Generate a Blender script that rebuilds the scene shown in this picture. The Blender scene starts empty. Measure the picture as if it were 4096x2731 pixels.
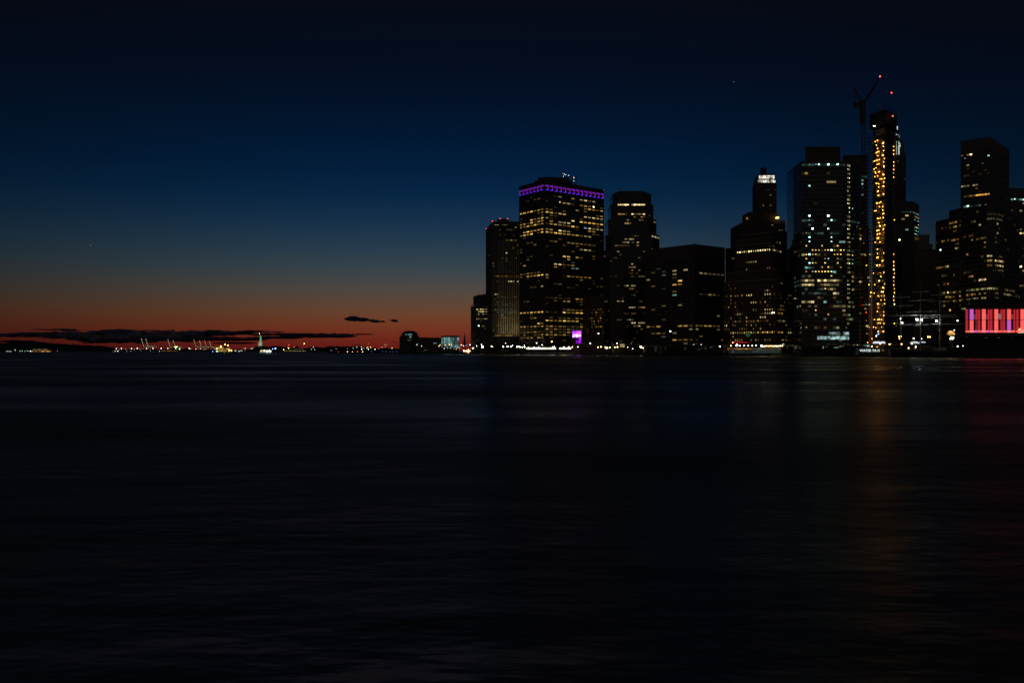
import bpy, math, random
from mathutils import Vector
R = random.Random(7)
S = bpy.context.scene
COL = S.collection
F, CX, HY, CH = 3500.0, 2048.0, 1404.0, 4.5      # focal length in photo pixels, centre column, horizon row, eye height

def P(px, py, Y):                                   # a photo pixel at a given distance -> world point
    return Vector(((px - CX) / F * Y, Y, CH + (HY - py) / F * Y))

def XY(px, Y):
    return Vector(((px - CX) / F * Y, Y))

# ---------------------------------------------------------------- crops the photograph was measured in
CR = {'A': (2050, 680, 3.92), 'B': (2050, 1060, 4.355), 'C': (1860, 840, 2.8), 'D': (2380, 740, 2.3767),
      'E': (2500, 900, 2.904), 'F': (2860, 620, 1.96), 'G': (3150, 560, 1.912), 'H': (3380, 260, 2.45),
      'I': (3400, 860, 2.75), 'J': (3720, 520, 2.12), 'K': (3596, 1150, 4.704), 'L': (1850, 1300, 3.136),
      'M': (2550, 1300, 3.136), 'N': (1200, 1240, 3.136), 'O': (0, 1200, 2.94), 'Q': (700, 1240, 3.92)}

def cp(c, x, y=0.0):
    o = CR[c]
    return o[0] + x / o[2], o[1] + y / o[2]

# ---------------------------------------------------------------- materials
def nm(name):
    m = bpy.data.materials.new(name); m.use_nodes = True
    nt = m.node_tree
    return m, nt, nt.nodes['Principled BSDF']

def surf(name, col, rough=.8, metal=0., var=.25, scale=.15, spec=.3):
    m, nt, b = nm(name)
    tc = nt.nodes.new('ShaderNodeTexCoord'); n = nt.nodes.new('ShaderNodeTexNoise')
    n.inputs['Scale'].default_value = scale; n.inputs['Detail'].default_value = 6
    nt.links.new(tc.outputs['Object'], n.inputs['Vector'])
    r = nt.nodes.new('ShaderNodeValToRGB')
    r.color_ramp.elements[0].position = .3; r.color_ramp.elements[1].position = .7
    r.color_ramp.elements[0].color = [c * (1 - var) for c in col] + [1]
    r.color_ramp.elements[1].color = [min(1, c * (1 + var)) for c in col] + [1]
    nt.links.new(n.outputs['Fac'], r.inputs['Fac']); nt.links.new(r.outputs['Color'], b.inputs['Base Color'])
    b.inputs['Roughness'].default_value = rough; b.inputs['Metallic'].default_value = metal
    b.inputs['Specular IOR Level'].default_value = spec
    return m

def glow(name, col, st):                            # a lamp or lamplight: steady emission
    m, nt, b = nm(name)
    b.inputs['Base Color'].default_value = (.6, .6, .6, 1)
    b.inputs['Emission Color'].default_value = (*col, 1); b.inputs['Emission Strength'].default_value = st
    return m

def litglass(name, col, st, lo=.25, freq=1.3):      # a lit room behind a pane: each pane its own brightness, uneven inside
    m, nt, b = nm(name)
    b.inputs['Base Color'].default_value = (.02, .02, .02, 1); b.inputs['Roughness'].default_value = .2
    b.inputs['Emission Color'].default_value = (*col, 1)
    N = nt.nodes.new; L = nt.links.new
    oi = N('ShaderNodeObjectInfo'); ge = N('ShaderNodeNewGeometry')
    add = N('ShaderNodeMath'); add.operation = 'ADD'; L(oi.outputs['Random'], add.inputs[0]); L(ge.outputs['Random Per Island'], add.inputs[1])
    fr = N('ShaderNodeMath'); fr.operation = 'FRACT'; L(add.outputs[0], fr.inputs[0])
    pw = N('ShaderNodeMath'); pw.operation = 'POWER'; L(fr.outputs[0], pw.inputs[0]); pw.inputs[1].default_value = 1.6
    mr = N('ShaderNodeMapRange'); mr.inputs['To Min'].default_value = lo * st; mr.inputs['To Max'].default_value = 1.9 * st
    L(pw.outputs[0], mr.inputs['Value'])
    no = N('ShaderNodeTexNoise'); no.inputs['Scale'].default_value = freq; no.inputs['Detail'].default_value = 2
    L(ge.outputs['Position'], no.inputs['Vector'])
    m2 = N('ShaderNodeMapRange'); m2.inputs['From Min'].default_value = .36; m2.inputs['From Max'].default_value = .62
    m2.inputs['To Min'].default_value = .15; m2.inputs['To Max'].default_value = 1.35
    L(no.outputs['Fac'], m2.inputs['Value'])
    mu = N('ShaderNodeMath'); mu.operation = 'MULTIPLY'; L(mr.outputs[0], mu.inputs[0]); L(m2.outputs[0], mu.inputs[1])
    L(mu.outputs[0], b.inputs['Emission Strength'])
    return m

STONE = surf('dark_stone', (.16, .135, .12)); GRANITE = surf('brown_granite', (.13, .10, .085))
LIME = surf('limestone', (.36, .33, .28)); BRICK = surf('brown_brick', (.15, .09, .07), scale=.4)
CONC = surf('concrete', (.27, .25, .22), scale=.3); STEELB = surf('blackened_steel', (.07, .065, .06), rough=.5)
BLUEGREY = surf('grey_panel', (.13, .14, .15), rough=.5); DARKROOF = surf('tarred_roof', (.06, .06, .06))
PAINT = surf('white_paint', (.7, .7, .68), rough=.4, var=.08); NAVY = surf('navy_paint', (.03, .035, .06), rough=.4)
CRANEP = surf('crane_paint', (.07, .018, .012), rough=.7, spec=.1); REDP = surf('red_paint', (.3, .05, .03), rough=.45); WOOD = surf('weathered_wood', (.16, .12, .08), scale=.6)
ASPH = surf('asphalt', (.05, .05, .05)); LAND = surf('quay_paving', (.06, .055, .05), scale=.2); SHED = surf('dark_cladding', (.035, .032, .03)); SHEDB = surf('dark_brickwork', (.06, .04, .03), scale=.4)
SOIL = surf('wooded_ground', (.03, .035, .025), scale=.01); LEAF = surf('leaf', (.05, .07, .03), scale=.8, var=.5)
BARK = surf('bark', (.08, .06, .045)); COPPER = surf('green_copper', (.18, .48, .36), rough=.6)
NET = surf('safety_net', (.05, .045, .04)); CREAM = surf('cream_wall', (.5, .45, .36))
GLASS = surf('window_glass', (.018, .02, .024), rough=.12, var=.3, scale=.2, spec=.5)
GLASSY = surf('curtain_glass', (.014, .018, .022), rough=.08, var=.2, spec=.5)

KC = {'y': (1, .60, .13), 'w': (1, .77, .34), 'c': (.50, 1, .88), 'o': (1, .46, .08), 'b': (.3, .5, 1), 'g': (.85, .8, .3)}
LV = [.06, .26, .78, 2.1, 8., 2.0]               # dim room, half-lit, lit, bright, a bare ceiling light, a small ceiling light
LIT = {(k, i): litglass('lit_pane', KC[k], LV[i]) for k in KC for i in range(6)}
LAMPW = glow('white_lamp', (1, .96, .78), 11); LAMPB = glow('bright_white_lamp', (.9, 1, .92), 34)
LAMPY = glow('amber_lamp', (1, .55, .14), 14); LAMPR = glow('red_lamp', (1, .06, .03), 8)
ROOFW = glow('roof_lamp', (.85, 1, .9), 5); LAMPG = glow('green_lamp', (.15, 1, .5), 12); LAMPU = glow('blue_lamp', (.12, .25, 1), 14)
LM = {'w': LAMPW, 'B': LAMPB, 'y': LAMPY, 'r': LAMPR, 'g': LAMPG, 'u': LAMPU}

# ---------------------------------------------------------------- mesh collecting
class MB:
    def __init__(s): s.v = []; s.f = []
    def quad(s, a, b, c, d):
        n = len(s.v); s.v += [tuple(a), tuple(b), tuple(c), tuple(d)]; s.f.append((n, n + 1, n + 2, n + 3)); return s
    def prism(s, pts, z0, z1, top=None):            # vertical prism on a plan polygon; top = other polygon for a taper
        n = len(s.v); k = len(pts); top = top or pts
        s.v += [(p[0], p[1], z0) for p in pts] + [(p[0], p[1], z1) for p in top]
        for i in range(k):
            j = (i + 1) % k; s.f.append((n + i, n + j, n + k + j, n + k + i))
        s.f.append(tuple(n + k + i for i in range(k))); s.f.append(tuple(n + i for i in reversed(range(k))))
        return s
    def box(s, x0, x1, y0, y1, z0, z1):
        return s.prism([(x0, y0), (x1, y0), (x1, y1), (x0, y1)], z0, z1)
    def bar(s, a, b, r, k=4, r2=None):              # a straight bar or tube
        a = Vector(a); b = Vector(b); d = (b - a).normalized(); r2 = r if r2 is None else r2
        u = d.orthogonal().normalized(); w = d.cross(u); n = len(s.v)
        for p, q in ((a, r), (b, r2)):
            for i in range(k):
                t = 2 * math.pi * (i + .5) / k; s.v.append(tuple(p + q * (math.cos(t) * u + math.sin(t) * w)))
        for i in range(k):
            j = (i + 1) % k; s.f.append((n + i, n + j, n + k + j, n + k + i))
        s.f.append(tuple(n + i for i in reversed(range(k)))); s.f.append(tuple(n + k + i for i in range(k)))
        return s
    def ball(s, c, rx, ry=None, rz=None, k=8, m=5, jit=0.):
        ry = ry or rx; rz = rz or rx; n = len(s.v)
        s.v.append((c[0], c[1], c[2] + rz))
        for i in range(1, m):
            t = math.pi * i / m
            for j in range(k):
                a = 2 * math.pi * j / k; q = 1 + R.uniform(-jit, jit)
                s.v.append((c[0] + q * rx * math.sin(t) * math.cos(a), c[1] + q * ry * math.sin(t) * math.sin(a), c[2] + q * rz * math.cos(t)))
        s.v.append((c[0], c[1], c[2] - rz)); e = len(s.v) - 1
        for j in range(k):
            jj = (j + 1) % k
            s.f.append((n, n + 1 + j, n + 1 + jj)); s.f.append((e, e - k + jj, e - k + j))
            for i in range(m - 2):
                q = n + 1 + i * k; s.f.append((q + j, q + k + j, q + k + jj, q + jj))
        return s
    def rings(s, rows, k=10):                       # elliptical rings (cx, cy, z, rx, ry)
        n = len(s.v)
        for cx, cy, z, rx, ry in rows:
            for j in range(k):
                a = 2 * math.pi * j / k; s.v.append((cx + rx * math.cos(a), cy + ry * math.sin(a), z))
        for i in range(len(rows) - 1):
            for j in range(k):
                jj = (j + 1) % k; q = n + i * k; s.f.append((q + j, q + jj, q + k + jj, q + k + j))
        s.f.append(tuple(n + j for j in reversed(range(k)))); q = n + (len(rows) - 1) * k
        s.f.append(tuple(q + j for j in range(k)))
        return s
    def build(s, name, mat, parent=None, smooth=False):
        org = Vector(parent['_o']) if parent is not None and '_o' in parent else Vector((0, 0, 0))
        me = bpy.data.meshes.new(name)
        me.from_pydata([(x - org.x, y - org.y, z - org.z) for x, y, z in s.v], [], s.f); me.update()
        me.materials.append(mat)
        if smooth:
            for p in me.polygons: p.use_smooth = True
        o = bpy.data.objects.new(name, me); COL.objects.link(o)
        if parent is not None:
            o.parent = parent; o['_o'] = tuple(org)
        return o

def thing(name, label, cat, loc, group=None):
    o = bpy.data.objects.new(name, None); COL.objects.link(o)
    o.location = loc; o['_o'] = tuple(loc); o['label'] = label; o['category'] = cat
    o.empty_display_size = 2
    if group: o['group'] = group
    return o

def struct(o):
    o['kind'] = 'structure'; return o

def copy_tree(o, parent=None):
    c = o.copy(); COL.objects.link(c)
    if parent is not None: c.parent = parent
    for ch in list(o.children): copy_tree(ch, c)
    return c

ORD = ['zeroth', 'first', 'second', 'third', 'fourth', 'fifth', 'sixth', 'seventh', 'eighth', 'ninth', 'tenth', 'eleventh', 'twelfth',
       'thirteenth', 'fourteenth', 'fifteenth', 'sixteenth', 'seventeenth', 'eighteenth', 'nineteenth', 'twentieth']
TENS = {2: 'twenty', 3: 'thirty', 4: 'forty'}
def ordinal(n):
    if n <= 20: return ORD[n]
    if n % 10 == 0: return TENS[n // 10][:-1] + 'ieth'
    return TENS[n // 10] + '-' + ORD[n % 10]

# ---------------------------------------------------------------- facades
_pane = {}
def pane_mesh(mat_key):
    if mat_key not in _pane:
        me = bpy.data.meshes.new('window')
        me.from_pydata([(-.5, 0, -.5), (.5, 0, -.5), (.5, 0, .5), (-.5, 0, .5)], [], [(0, 1, 2, 3)]); me.materials.append(LIT[mat_key])
        _pane[mat_key] = me
    return _pane[mat_key]

class Face:
    """A vertical facade from plan point a to b (left to right as seen from the river), a grid of bays and floors."""
    def __init__(s, a, b, z0, z1, bay, fh, pier=.9, spand=1.3, out=.45):
        s.a = Vector(a); s.b = Vector(b); s.L = (s.b - s.a).length; s.d = (s.b - s.a) / s.L
        s.n = Vector((s.d.y, -s.d.x)); s.z0 = z0; s.z1 = z1
        s.nb = max(1, round(s.L / bay)); s.bay = s.L / s.nb
        s.nf = max(1, int((z1 - z0) / fh + .3)); s.fh = (z1 - z0) / s.nf
        s.pier = pier; s.sp = spand; s.out = out
        s.cells = {}
    def s_at(s, px):                                # distance along the face where a picture column crosses it
        k = (px - CX) / F
        den = s.d.x - k * s.d.y
        return (k * s.a.y - s.a.x) / den if abs(den) > 1e-6 else 0
    def grid(s, mb, piers=True, bands=True):
        a = s.a; d = s.d; n = s.n
        if piers:
            for i in range(s.nb + 1):
                c = a + d * min(max(i * s.bay, s.pier / 2), s.L - s.pier / 2); h = d * s.pier / 2
                mb.prism([c - h + n * s.out, c + h + n * s.out, c + h, c - h][::1], s.z0, s.z1)
        if bands:
            q = s.out * .6
            for j in range(s.nf + 1):
                z = s.z0 + j * s.fh
                mb.prism([a + n * q, s.b + n * q, s.b, a], max(z - s.sp / 2, s.z0 - .01), min(z + s.sp / 2, s.z1 + .01))
    def row(s, c, x0, x1, y, prob=1., k='y', lv=1):
        px0, py = cp(c, x0, y); px1 = cp(c, x1)[0]
        s0 = s.s_at(px0); s1 = s.s_at(px1)
        Y0 = (s.a + s.d * s0).y
        z = CH + (HY - py) / F * Y0
        j = int(math.floor((z - s.z0) / s.fh))
        if j < 0 or j >= s.nf: return
        i0 = int(round(s0 / s.bay)); i1 = int(round(s1 / s.bay))
        if i1 <= i0: i0 = int(math.floor((s0 + s1) / 2 / s.bay)); i1 = i0 + 1
        for i in range(max(0, i0), min(s.nb, i1)):
            if R.random() < prob:
                l2 = lv
                if l2 in (1, 2) and R.random() < .25: l2 -= 1
                if (i, j) not in s.cells or s.cells[(i, j)][1] < l2: s.cells[(i, j)] = (k, l2)
    def filler(s, p, k='y', zlo=None):
        for i in range(s.nb):
            for j in range(s.nf):
                if (i, j) not in s.cells and R.random() < p: s.cells[(i, j)] = (R.choice([k, k, 'w']), 0)

def light_up(root, faces):
    """Lit panes: the 100 brightest as parts, the rest as one part."""
    cells = []
    for f in faces:
        for (i, j), (k, lv) in f.cells.items():
            w = f.bay - f.pier - .1; h = f.fh - f.sp - .1
            c = f.a + f.d * (i + .5) * f.bay + f.n * .07; z = f.z0 + (j + .5) * f.fh
            cells.append((lv, R.random(), f, c, z, w, h, k))
    cells.sort(key=lambda t: (-t[0], t[1]))
    org = Vector(root['_o'])
    rest = {}
    for q, (lv, _, f, c, z, w, h, k) in enumerate(cells):
        h *= .72
        if lv == 4: w = min(w, 1.7); h = 1.3; z += .4
        if lv == 5: w = min(w, 1.3); h = .95; z += .4
        if q < 100:
            o = bpy.data.objects.new('window', pane_mesh((k, lv))); COL.objects.link(o)
            o.parent = root; o.location = Vector((c.x, c.y, z)) - org
            o.rotation_euler.z = math.atan2(f.d.y, f.d.x); o.scale = (w, 1, h)
        else:
            mb = rest.setdefault((k, lv), MB()); h2 = f.d * w / 2
            mb.quad((c.x - h2.x, c.y - h2.y, z - h / 2), (c.x + h2.x, c.y + h2.y, z - h / 2), (c.x + h2.x, c.y + h2.y, z + h / 2), (c.x - h2.x, c.y - h2.y, z + h / 2))
    if rest:                                        # one mesh with several materials
        v = []; fa = []; mi = []; keys = list(rest)
        for qi, kx in enumerate(keys):
            n = len(v); v += rest[kx].v; fa += [tuple(n + t for t in f) for f in rest[kx].f]; mi += [qi] * len(rest[kx].f)
        me = bpy.data.meshes.new('windows'); me.from_pydata([(x - org.x, y - org.y, z - org.z) for x, y, z in v], [], fa)
        for kx in keys: me.materials.append(LIT[kx])
        for p, m in zip(me.polygons, mi): p.material_index = m
        o = bpy.data.objects.new('lit_windows', me); COL.objects.link(o); o.parent = root; o['kind'] = 'stuff'

def lamp_part(root, p, r, mat, name='warning_light'):
    m = MB(); m.ball(p, r, k=6, m=4); return m.build(name, mat, root)

def polybox(pts): return [Vector(p) for p in pts]

def roofparts(root, plan, z, mat, name='roof', t=1.2, grow=1.0):
    c = sum((Vector(p) for p in plan), Vector((0, 0))) / len(plan)
    pl = [c + (Vector(p) - c) * (1 + grow / (Vector(p) - c).length) for p in plan]
    return MB().prism(pl, z, z + t).build(name, mat, root)

def quadplan(l, c, r):                              # near corner c, ends l and r -> parallelogram
    l, c, r = Vector(l), Vector(c), Vector(r)
    return [c, r, l + r - c, l]

# ================================================================= SETTING
def world():
    w = bpy.data.worlds.new('World'); S.world = w; w.use_nodes = True
    nt = w.node_tree; N = nt.nodes.new; L = nt.links.new
    bg = nt.nodes['Background']
    tc = N('ShaderNodeTexCoord'); sp = N('ShaderNodeSeparateXYZ'); L(tc.outputs['Generated'], sp.inputs[0])
    cl = N('ShaderNodeClamp'); cl.inputs['Min'].default_value = -1; L(sp.outputs['Z'], cl.inputs['Value'])
    asn = N('ShaderNodeMath'); asn.operation = 'ARCSINE'; L(cl.outputs[0], asn.inputs[0])
    el = N('ShaderNodeMapRange'); el.inputs['From Max'].default_value = math.radians(30); L(asn.outputs[0], el.inputs['Value'])
    def lin(c): return [((v / 255 + .055) / 1.055) ** 2.4 if v > 10.3 else v / 255 / 12.92 for v in c] + [1]
    def ramp(rows):
        r = N('ShaderNodeValToRGB'); e = r.color_ramp.elements
        while len(e) > 1: e.remove(e[-1])
        r.color_ramp.interpolation = 'LINEAR'
        for q, (py, c) in enumerate(rows):
            pos = math.degrees(math.atan((HY - py) / F)) / 30 if py is not None else 1
            s = e[0] if q == 0 else e.new(pos)
            s.position = max(0, min(1, pos)); s.color = lin(c)
        L(el.outputs[0], r.inputs['Fac']); return r
    hot = ramp(SKY_HOT); cold = ramp(SKY_COLD)
    az = N('ShaderNodeMath'); az.operation = 'ARCTAN2'; L(sp.outputs['X'], az.inputs[0]); L(sp.outputs['Y'], az.inputs[1])
    sb = N('ShaderNodeMath'); sb.operation = 'SUBTRACT'; L(az.outputs[0], sb.inputs[0]); sb.inputs[1].default_value = math.atan((1900 - CX) / F)
    ab = N('ShaderNodeMath'); ab.operation = 'ABSOLUTE'; L(sb.outputs[0], ab.inputs[0])
    mr = N('ShaderNodeMapRange'); mr.interpolation_type = 'SMOOTHSTEP'
    mr.inputs['From Min'].default_value = 0; mr.inputs['From Max'].default_value = math.radians(42); L(ab.outputs[0], mr.inputs['Value'])
    mx = N('ShaderNodeMix'); mx.data_type = 'RGBA'; L(mr.outputs[0], mx.inputs['Factor'])
    L(hot.outputs['Color'], mx.inputs[6]); L(cold.outputs['Color'], mx.inputs[7])
    # faint city glow added to the sky behind the viewer, lifts the dark fronts
    bk = N('ShaderNodeMapRange'); bk.interpolation_type = 'SMOOTHSTEP'; bk.inputs['From Min'].default_value = math.radians(75); bk.inputs['From Max'].default_value = math.radians(140); L(ab.outputs[0], bk.inputs['Value'])
    hi = N('ShaderNodeMapRange'); hi.interpolation_type = 'SMOOTHSTEP'; hi.inputs['From Min'].default_value = 0; hi.inputs['From Max'].default_value = math.radians(75)
    hi.inputs['To Min'].default_value = 1; hi.inputs['To Max'].default_value = .12; L(asn.outputs[0], hi.inputs['Value'])
    gm = N('ShaderNodeMath'); gm.operation = 'MULTIPLY'; L(bk.outputs[0], gm.inputs[0]); L(hi.outputs[0], gm.inputs[1])
    ad = N('ShaderNodeMix'); ad.data_type = 'RGBA'; ad.blend_type = 'ADD'; L(gm.outputs[0], ad.inputs['Factor']); L(mx.outputs[2], ad.inputs[6]); ad.inputs[7].default_value = (.031, .027, .023, 1)
    L(ad.outputs[2], bg.inputs['Color']); bg.inputs['Strength'].default_value = 1.0

SKY_HOT = [(1404, (94, 24, 23)), (1370, (108, 34, 25)), (1330, (114, 48, 30)), (1290, (112, 59, 37)), (1250, (104, 67, 47)), (1200, (90, 71, 58)),
           (1150, (76, 72, 68)), (1080, (56, 69, 76)), (1000, (40, 61, 78)), (900, (24, 50, 75)), (800, (9, 40, 69)), (700, (3, 32, 62)),
           (550, (2, 24, 50)), (400, (3, 17, 39)), (250, (4, 13, 30)), (0, (6, 11, 22)), (None, (7, 10, 17))]
SKY_COLD = [(1404, (31, 11, 12)), (1370, (36, 13, 12)), (1330, (42, 18, 13)), (1290, (44, 23, 16)), (1250, (42, 29, 22)), (1200, (37, 33, 29)),
            (1150, (31, 34, 35)), (1080, (24, 33, 40)), (1000, (16, 31, 44)), (900, (8, 26, 43)), (800, (4, 21, 39)), (700, (3, 17, 34)),
            (550, (3, 13, 28)), (400, (4, 10, 22)), (250, (5, 9, 18)), (0, (6, 8, 14)), (None, (7, 9, 13))]
world()

# water: one sheet to the horizon
def water():
    o = MB().quad((-40000, -200, 0), (40000, -200, 0), (40000, 60000, 0), (-40000, 60000, 0)).build('water', WATER)
    struct(o); o['label'] = 'dark rippled river and harbour water reaching the horizon'
def water_mat():
    m, nt, b = nm('river_water'); N = nt.nodes.new; L = nt.links.new
    b.inputs['Base Color'].default_value = (.065, .07, .072, 1); b.inputs['IOR'].default_value = 1.36; b.inputs['Specular IOR Level'].default_value = .68
    tc = N('ShaderNodeTexCoord'); hs = []
    for sx, sy, w, det in ((.06, .16, .42, 2), (.30, .62, .17, 3), (1.2, 2.2, .045, 2), (3.4, 5.5, .010, 2)):
        mp = N('ShaderNodeMapping'); mp.inputs['Scale'].default_value = (sx, sy, 1); L(tc.outputs['Object'], mp.inputs['Vector'])
        n = N('ShaderNodeTexNoise'); n.inputs['Scale'].default_value = 1; n.inputs['Detail'].default_value = det; L(mp.outputs[0], n.inputs['Vector'])
        mu = N('ShaderNodeMath'); mu.operation = 'MULTIPLY'; mu.inputs[1].default_value = w; L(n.outputs['Fac'], mu.inputs[0]); hs.append(mu)
    a1 = N('ShaderNodeMath'); L(hs[0].outputs[0], a1.inputs[0]); L(hs[1].outputs[0], a1.inputs[1])
    a3 = N('ShaderNodeMath'); L(hs[2].outputs[0], a3.inputs[0]); L(hs[3].outputs[0], a3.inputs[1])
    a2 = N('ShaderNodeMath'); L(a1.outputs[0], a2.inputs[0]); L(a3.outputs[0], a2.inputs[1])
    bp = N('ShaderNodeBump'); bp.inputs['Strength'].default_value = 1; bp.inputs['Distance'].default_value = 1.0
    L(a2.outputs[0], bp.inputs['Height']); L(bp.outputs[0], b.inputs['Normal'])
    # ripples come and go in swirling patches
    mq = N('ShaderNodeMapping'); mq.inputs['Scale'].default_value = (.03, .09, 1); mq.inputs['Rotation'].default_value = (0, 0, .12); L(tc.outputs['Object'], mq.inputs['Vector'])
    nq = N('ShaderNodeTexNoise'); nq.inputs['Scale'].default_value = 1; nq.inputs['Detail'].default_value = 3; nq.inputs['Distortion'].default_value = 1.2; L(mq.outputs[0], nq.inputs['Vector'])
    rq = N('ShaderNodeMapRange'); rq.inputs['From Min'].default_value = .35; rq.inputs['From Max'].default_value = .65; rq.inputs['To Min'].default_value = .25; rq.inputs['To Max'].default_value = 1.25
    L(nq.outputs['Fac'], rq.inputs['Value']); L(rq.outputs[0], bp.inputs['Distance'])
    # patches of wind-roughened and slick water
    mp = N('ShaderNodeMapping'); mp.inputs['Location'].default_value = (.4, 0, 0); mp.inputs['Scale'].default_value = (.011, .030, 1); L(tc.outputs['Object'], mp.inputs['Vector'])
    n = N('ShaderNodeTexNoise'); n.inputs['Detail'].default_value = 4; n.inputs['Scale'].default_value = 1; L(mp.outputs[0], n.inputs['Vector'])
    mr = N('ShaderNodeMapRange'); mr.inputs['From Min'].default_value = .38; mr.inputs['From Max'].default_value = .64
    mr.inputs['To Min'].default_value = .25; mr.inputs['To Max'].default_value = .48; L(n.outputs['Fac'], mr.inputs['Value'])
    # calmer water in the lee of the city quay
    sx = N('ShaderNodeSeparateXYZ'); L(tc.outputs['Object'], sx.inputs[0])
    k1 = N('ShaderNodeMath'); k1.operation = 'MULTIPLY_ADD'; L(sx.outputs['X'], k1.inputs[0]); k1.inputs[1].default_value = 1.25; L(sx.outputs['Y'], k1.inputs[2])
    k2 = N('ShaderNodeMapRange'); k2.interpolation_type = 'SMOOTHSTEP'; k2.inputs['From Min'].default_value = 940; k2.inputs['From Max'].default_value = 1030; L(k1.outputs[0], k2.inputs['Value'])
    k3 = N('ShaderNodeMapRange'); k3.interpolation_type = 'SMOOTHSTEP'; k3.inputs['From Min'].default_value = -160; k3.inputs['From Max'].default_value = -60; L(sx.outputs['X'], k3.inputs['Value'])
    k4 = N('ShaderNodeMath'); k4.operation = 'MULTIPLY'; L(k2.outputs[0], k4.inputs[0]); L(k3.outputs[0], k4.inputs[1])
    k5 = N('ShaderNodeMix'); L(k4.outputs[0], k5.inputs['Factor']); L(mr.outputs[0], k5.inputs[2]); k5.inputs[3].default_value = .16
    k6 = N('ShaderNodeMath'); k6.operation = 'MULTIPLY_ADD'; L(k4.outputs[0], k6.inputs[0]); k6.inputs[1].default_value = -.8; k6.inputs[2].default_value = 1; L(k6.outputs[0], bp.inputs['Strength'])
    L(k5.outputs[0], b.inputs['Roughness'])
    b.inputs['Anisotropic'].default_value = .66        # wave crests lie across the river
    tg = N('ShaderNodeCombineXYZ'); tg.inputs[1].default_value = 1; L(tg.outputs[0], b.inputs['Tangent'])
    return m
WATER = water_mat(); water()

# land under the towers, quay edge
GZ = 2.4
shore = [(5200, 560), (4300, 600), (3900, 640), (3500, 700), (3177, 770), (2890, 850), (2583, 940), (2300, 1040), (2078, 1085), (1884, 1230), (1700, 1400), (1592, 1470), (1580, 1600)]
pts = [XY(*p) for p in shore] + [Vector((-100, 2600)), Vector((2500, 2600))]
o = struct(MB().prism(pts, -3, GZ).build('ground', LAND)); o['label'] = 'dark paved riverside land with a stone quay edge'

# far land
def ridge(name, lab, Y, prof, depth, mat, step=9):
    """Hill ridge with a rough skyline; prof = (px, py) list."""
    m = MB(); x = prof[0][0]; col = []
    while x <= prof[-1][0]:
        for (a, b) in zip(prof, prof[1:]):
            if a[0] <= x <= b[0]:
                t = (x - a[0]) / max(1e-6, b[0] - a[0]); y = a[1] + (b[1] - a[1]) * t; break
        y += R.uniform(-1.6, 1.6); p = P(x, y, Y); col.append((p.x, max(p.z, 1.0))); x += step
    n = len(col)
    for i in range(n - 1):
        (x0, z0), (x1, z1) = col[i], col[i + 1]
        yf = Y - depth * .4; yb = Y + depth
        m.quad((x0 * yf / Y, yf, -1), (x1 * yf / Y, yf, -1), (x1, Y, z1), (x0, Y, z0))
        m.quad((x0, Y, z0), (x1, Y, z1), (x1 * yb / Y, yb, -1), (x0 * yb / Y, yb, -1))
    o = struct(m.build(name, mat)); o['label'] = lab; return o
ridge('hills', 'long wooded hill beyond the harbour at far left', 6800,
      [(-500, 1378), (-200, 1372), (0, 1373), (60, 1368), (119, 1361), (160, 1366), (205, 1373), (272, 1377), (340, 1380), (400, 1383), (450, 1389), (480, 1401)], 900, SOIL)
ridge('far_shore', 'low dark land along the harbour horizon', 6000,
      [(430, 1402), (460, 1399), (600, 1398), (735, 1396), (745, 1391), (760, 1397), (900, 1399), (1000, 1396), (1290, 1392), (1320, 1384), (1360, 1386), (1430, 1385), (1500, 1391), (1600, 1394), (1650, 1396)], 700, SOIL, 6)
ridge('island', 'low wooded island under the lit robed statue', 4200,
      [(1000, 1403), (1010, 1398), (1020, 1387), (1035, 1385), (1060, 1385), (1075, 1387), (1090, 1384), (1115, 1383), (1130, 1387), (1170, 1389), (1190, 1384), (1200, 1391), (1225, 1393), (1240, 1388), (1260, 1387), (1290, 1390), (1315, 1402)], 120, SOIL, 3)
ridge('heliport_pier', 'flat landing pier beside the ferry buildings', 1700,
      [(1310, 1409), (1325, 1403), (1590, 1403), (1600, 1404)], 60, LAND, 20)

# clouds: banks of flattened puffs far beyond the harbour
def cloud_mat():
    m = bpy.data.materials.new('cloud'); m.use_nodes = True; nt = m.node_tree; N = nt.nodes.new; L = nt.links.new
    nt.nodes.remove(nt.nodes['Principled BSDF']); out = nt.nodes['Material Output']
    d = N('ShaderNodeBsdfDiffuse'); d.inputs['Color'].default_value = (.85, .78, .9, 1)
    t = N('ShaderNodeBsdfTranslucent'); t.inputs['Color'].default_value = (.62, .66, .9, 1)
    x = N('ShaderNodeMixShader'); x.inputs[0].default_value = .5; L(d.outputs[0], x.inputs[1]); L(t.outputs[0], x.inputs[2])
    tc = N('ShaderNodeTexCoord'); mp = N('ShaderNodeMapping'); mp.inputs['Scale'].default_value = (.006, .006, .022); L(tc.outputs['Object'], mp.inputs['Vector'])
    n = N('ShaderNodeTexNoise'); n.inputs['Scale'].default_value = 1; n.inputs['Detail'].default_value = 6; L(mp.outputs[0], n.inputs['Vector'])
    mr = N('ShaderNodeMapRange'); mr.inputs['From Min'].default_value = .38; mr.inputs['From Max'].default_value = .60; mr.inputs['To Max'].default_value = .85; L(n.outputs['Fac'], mr.inputs['Value'])
    tr = N('ShaderNodeBsdfTransparent'); y = N('ShaderNodeMixShader'); L(mr.outputs[0], y.inputs[0]); L(tr.outputs[0], y.inputs[1]); L(x.outputs[0], y.inputs[2])   # wispy, porous edges
    L(y.outputs[0], out.inputs['Surface'])
    return m
CLOUD = cloud_mat()
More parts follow.
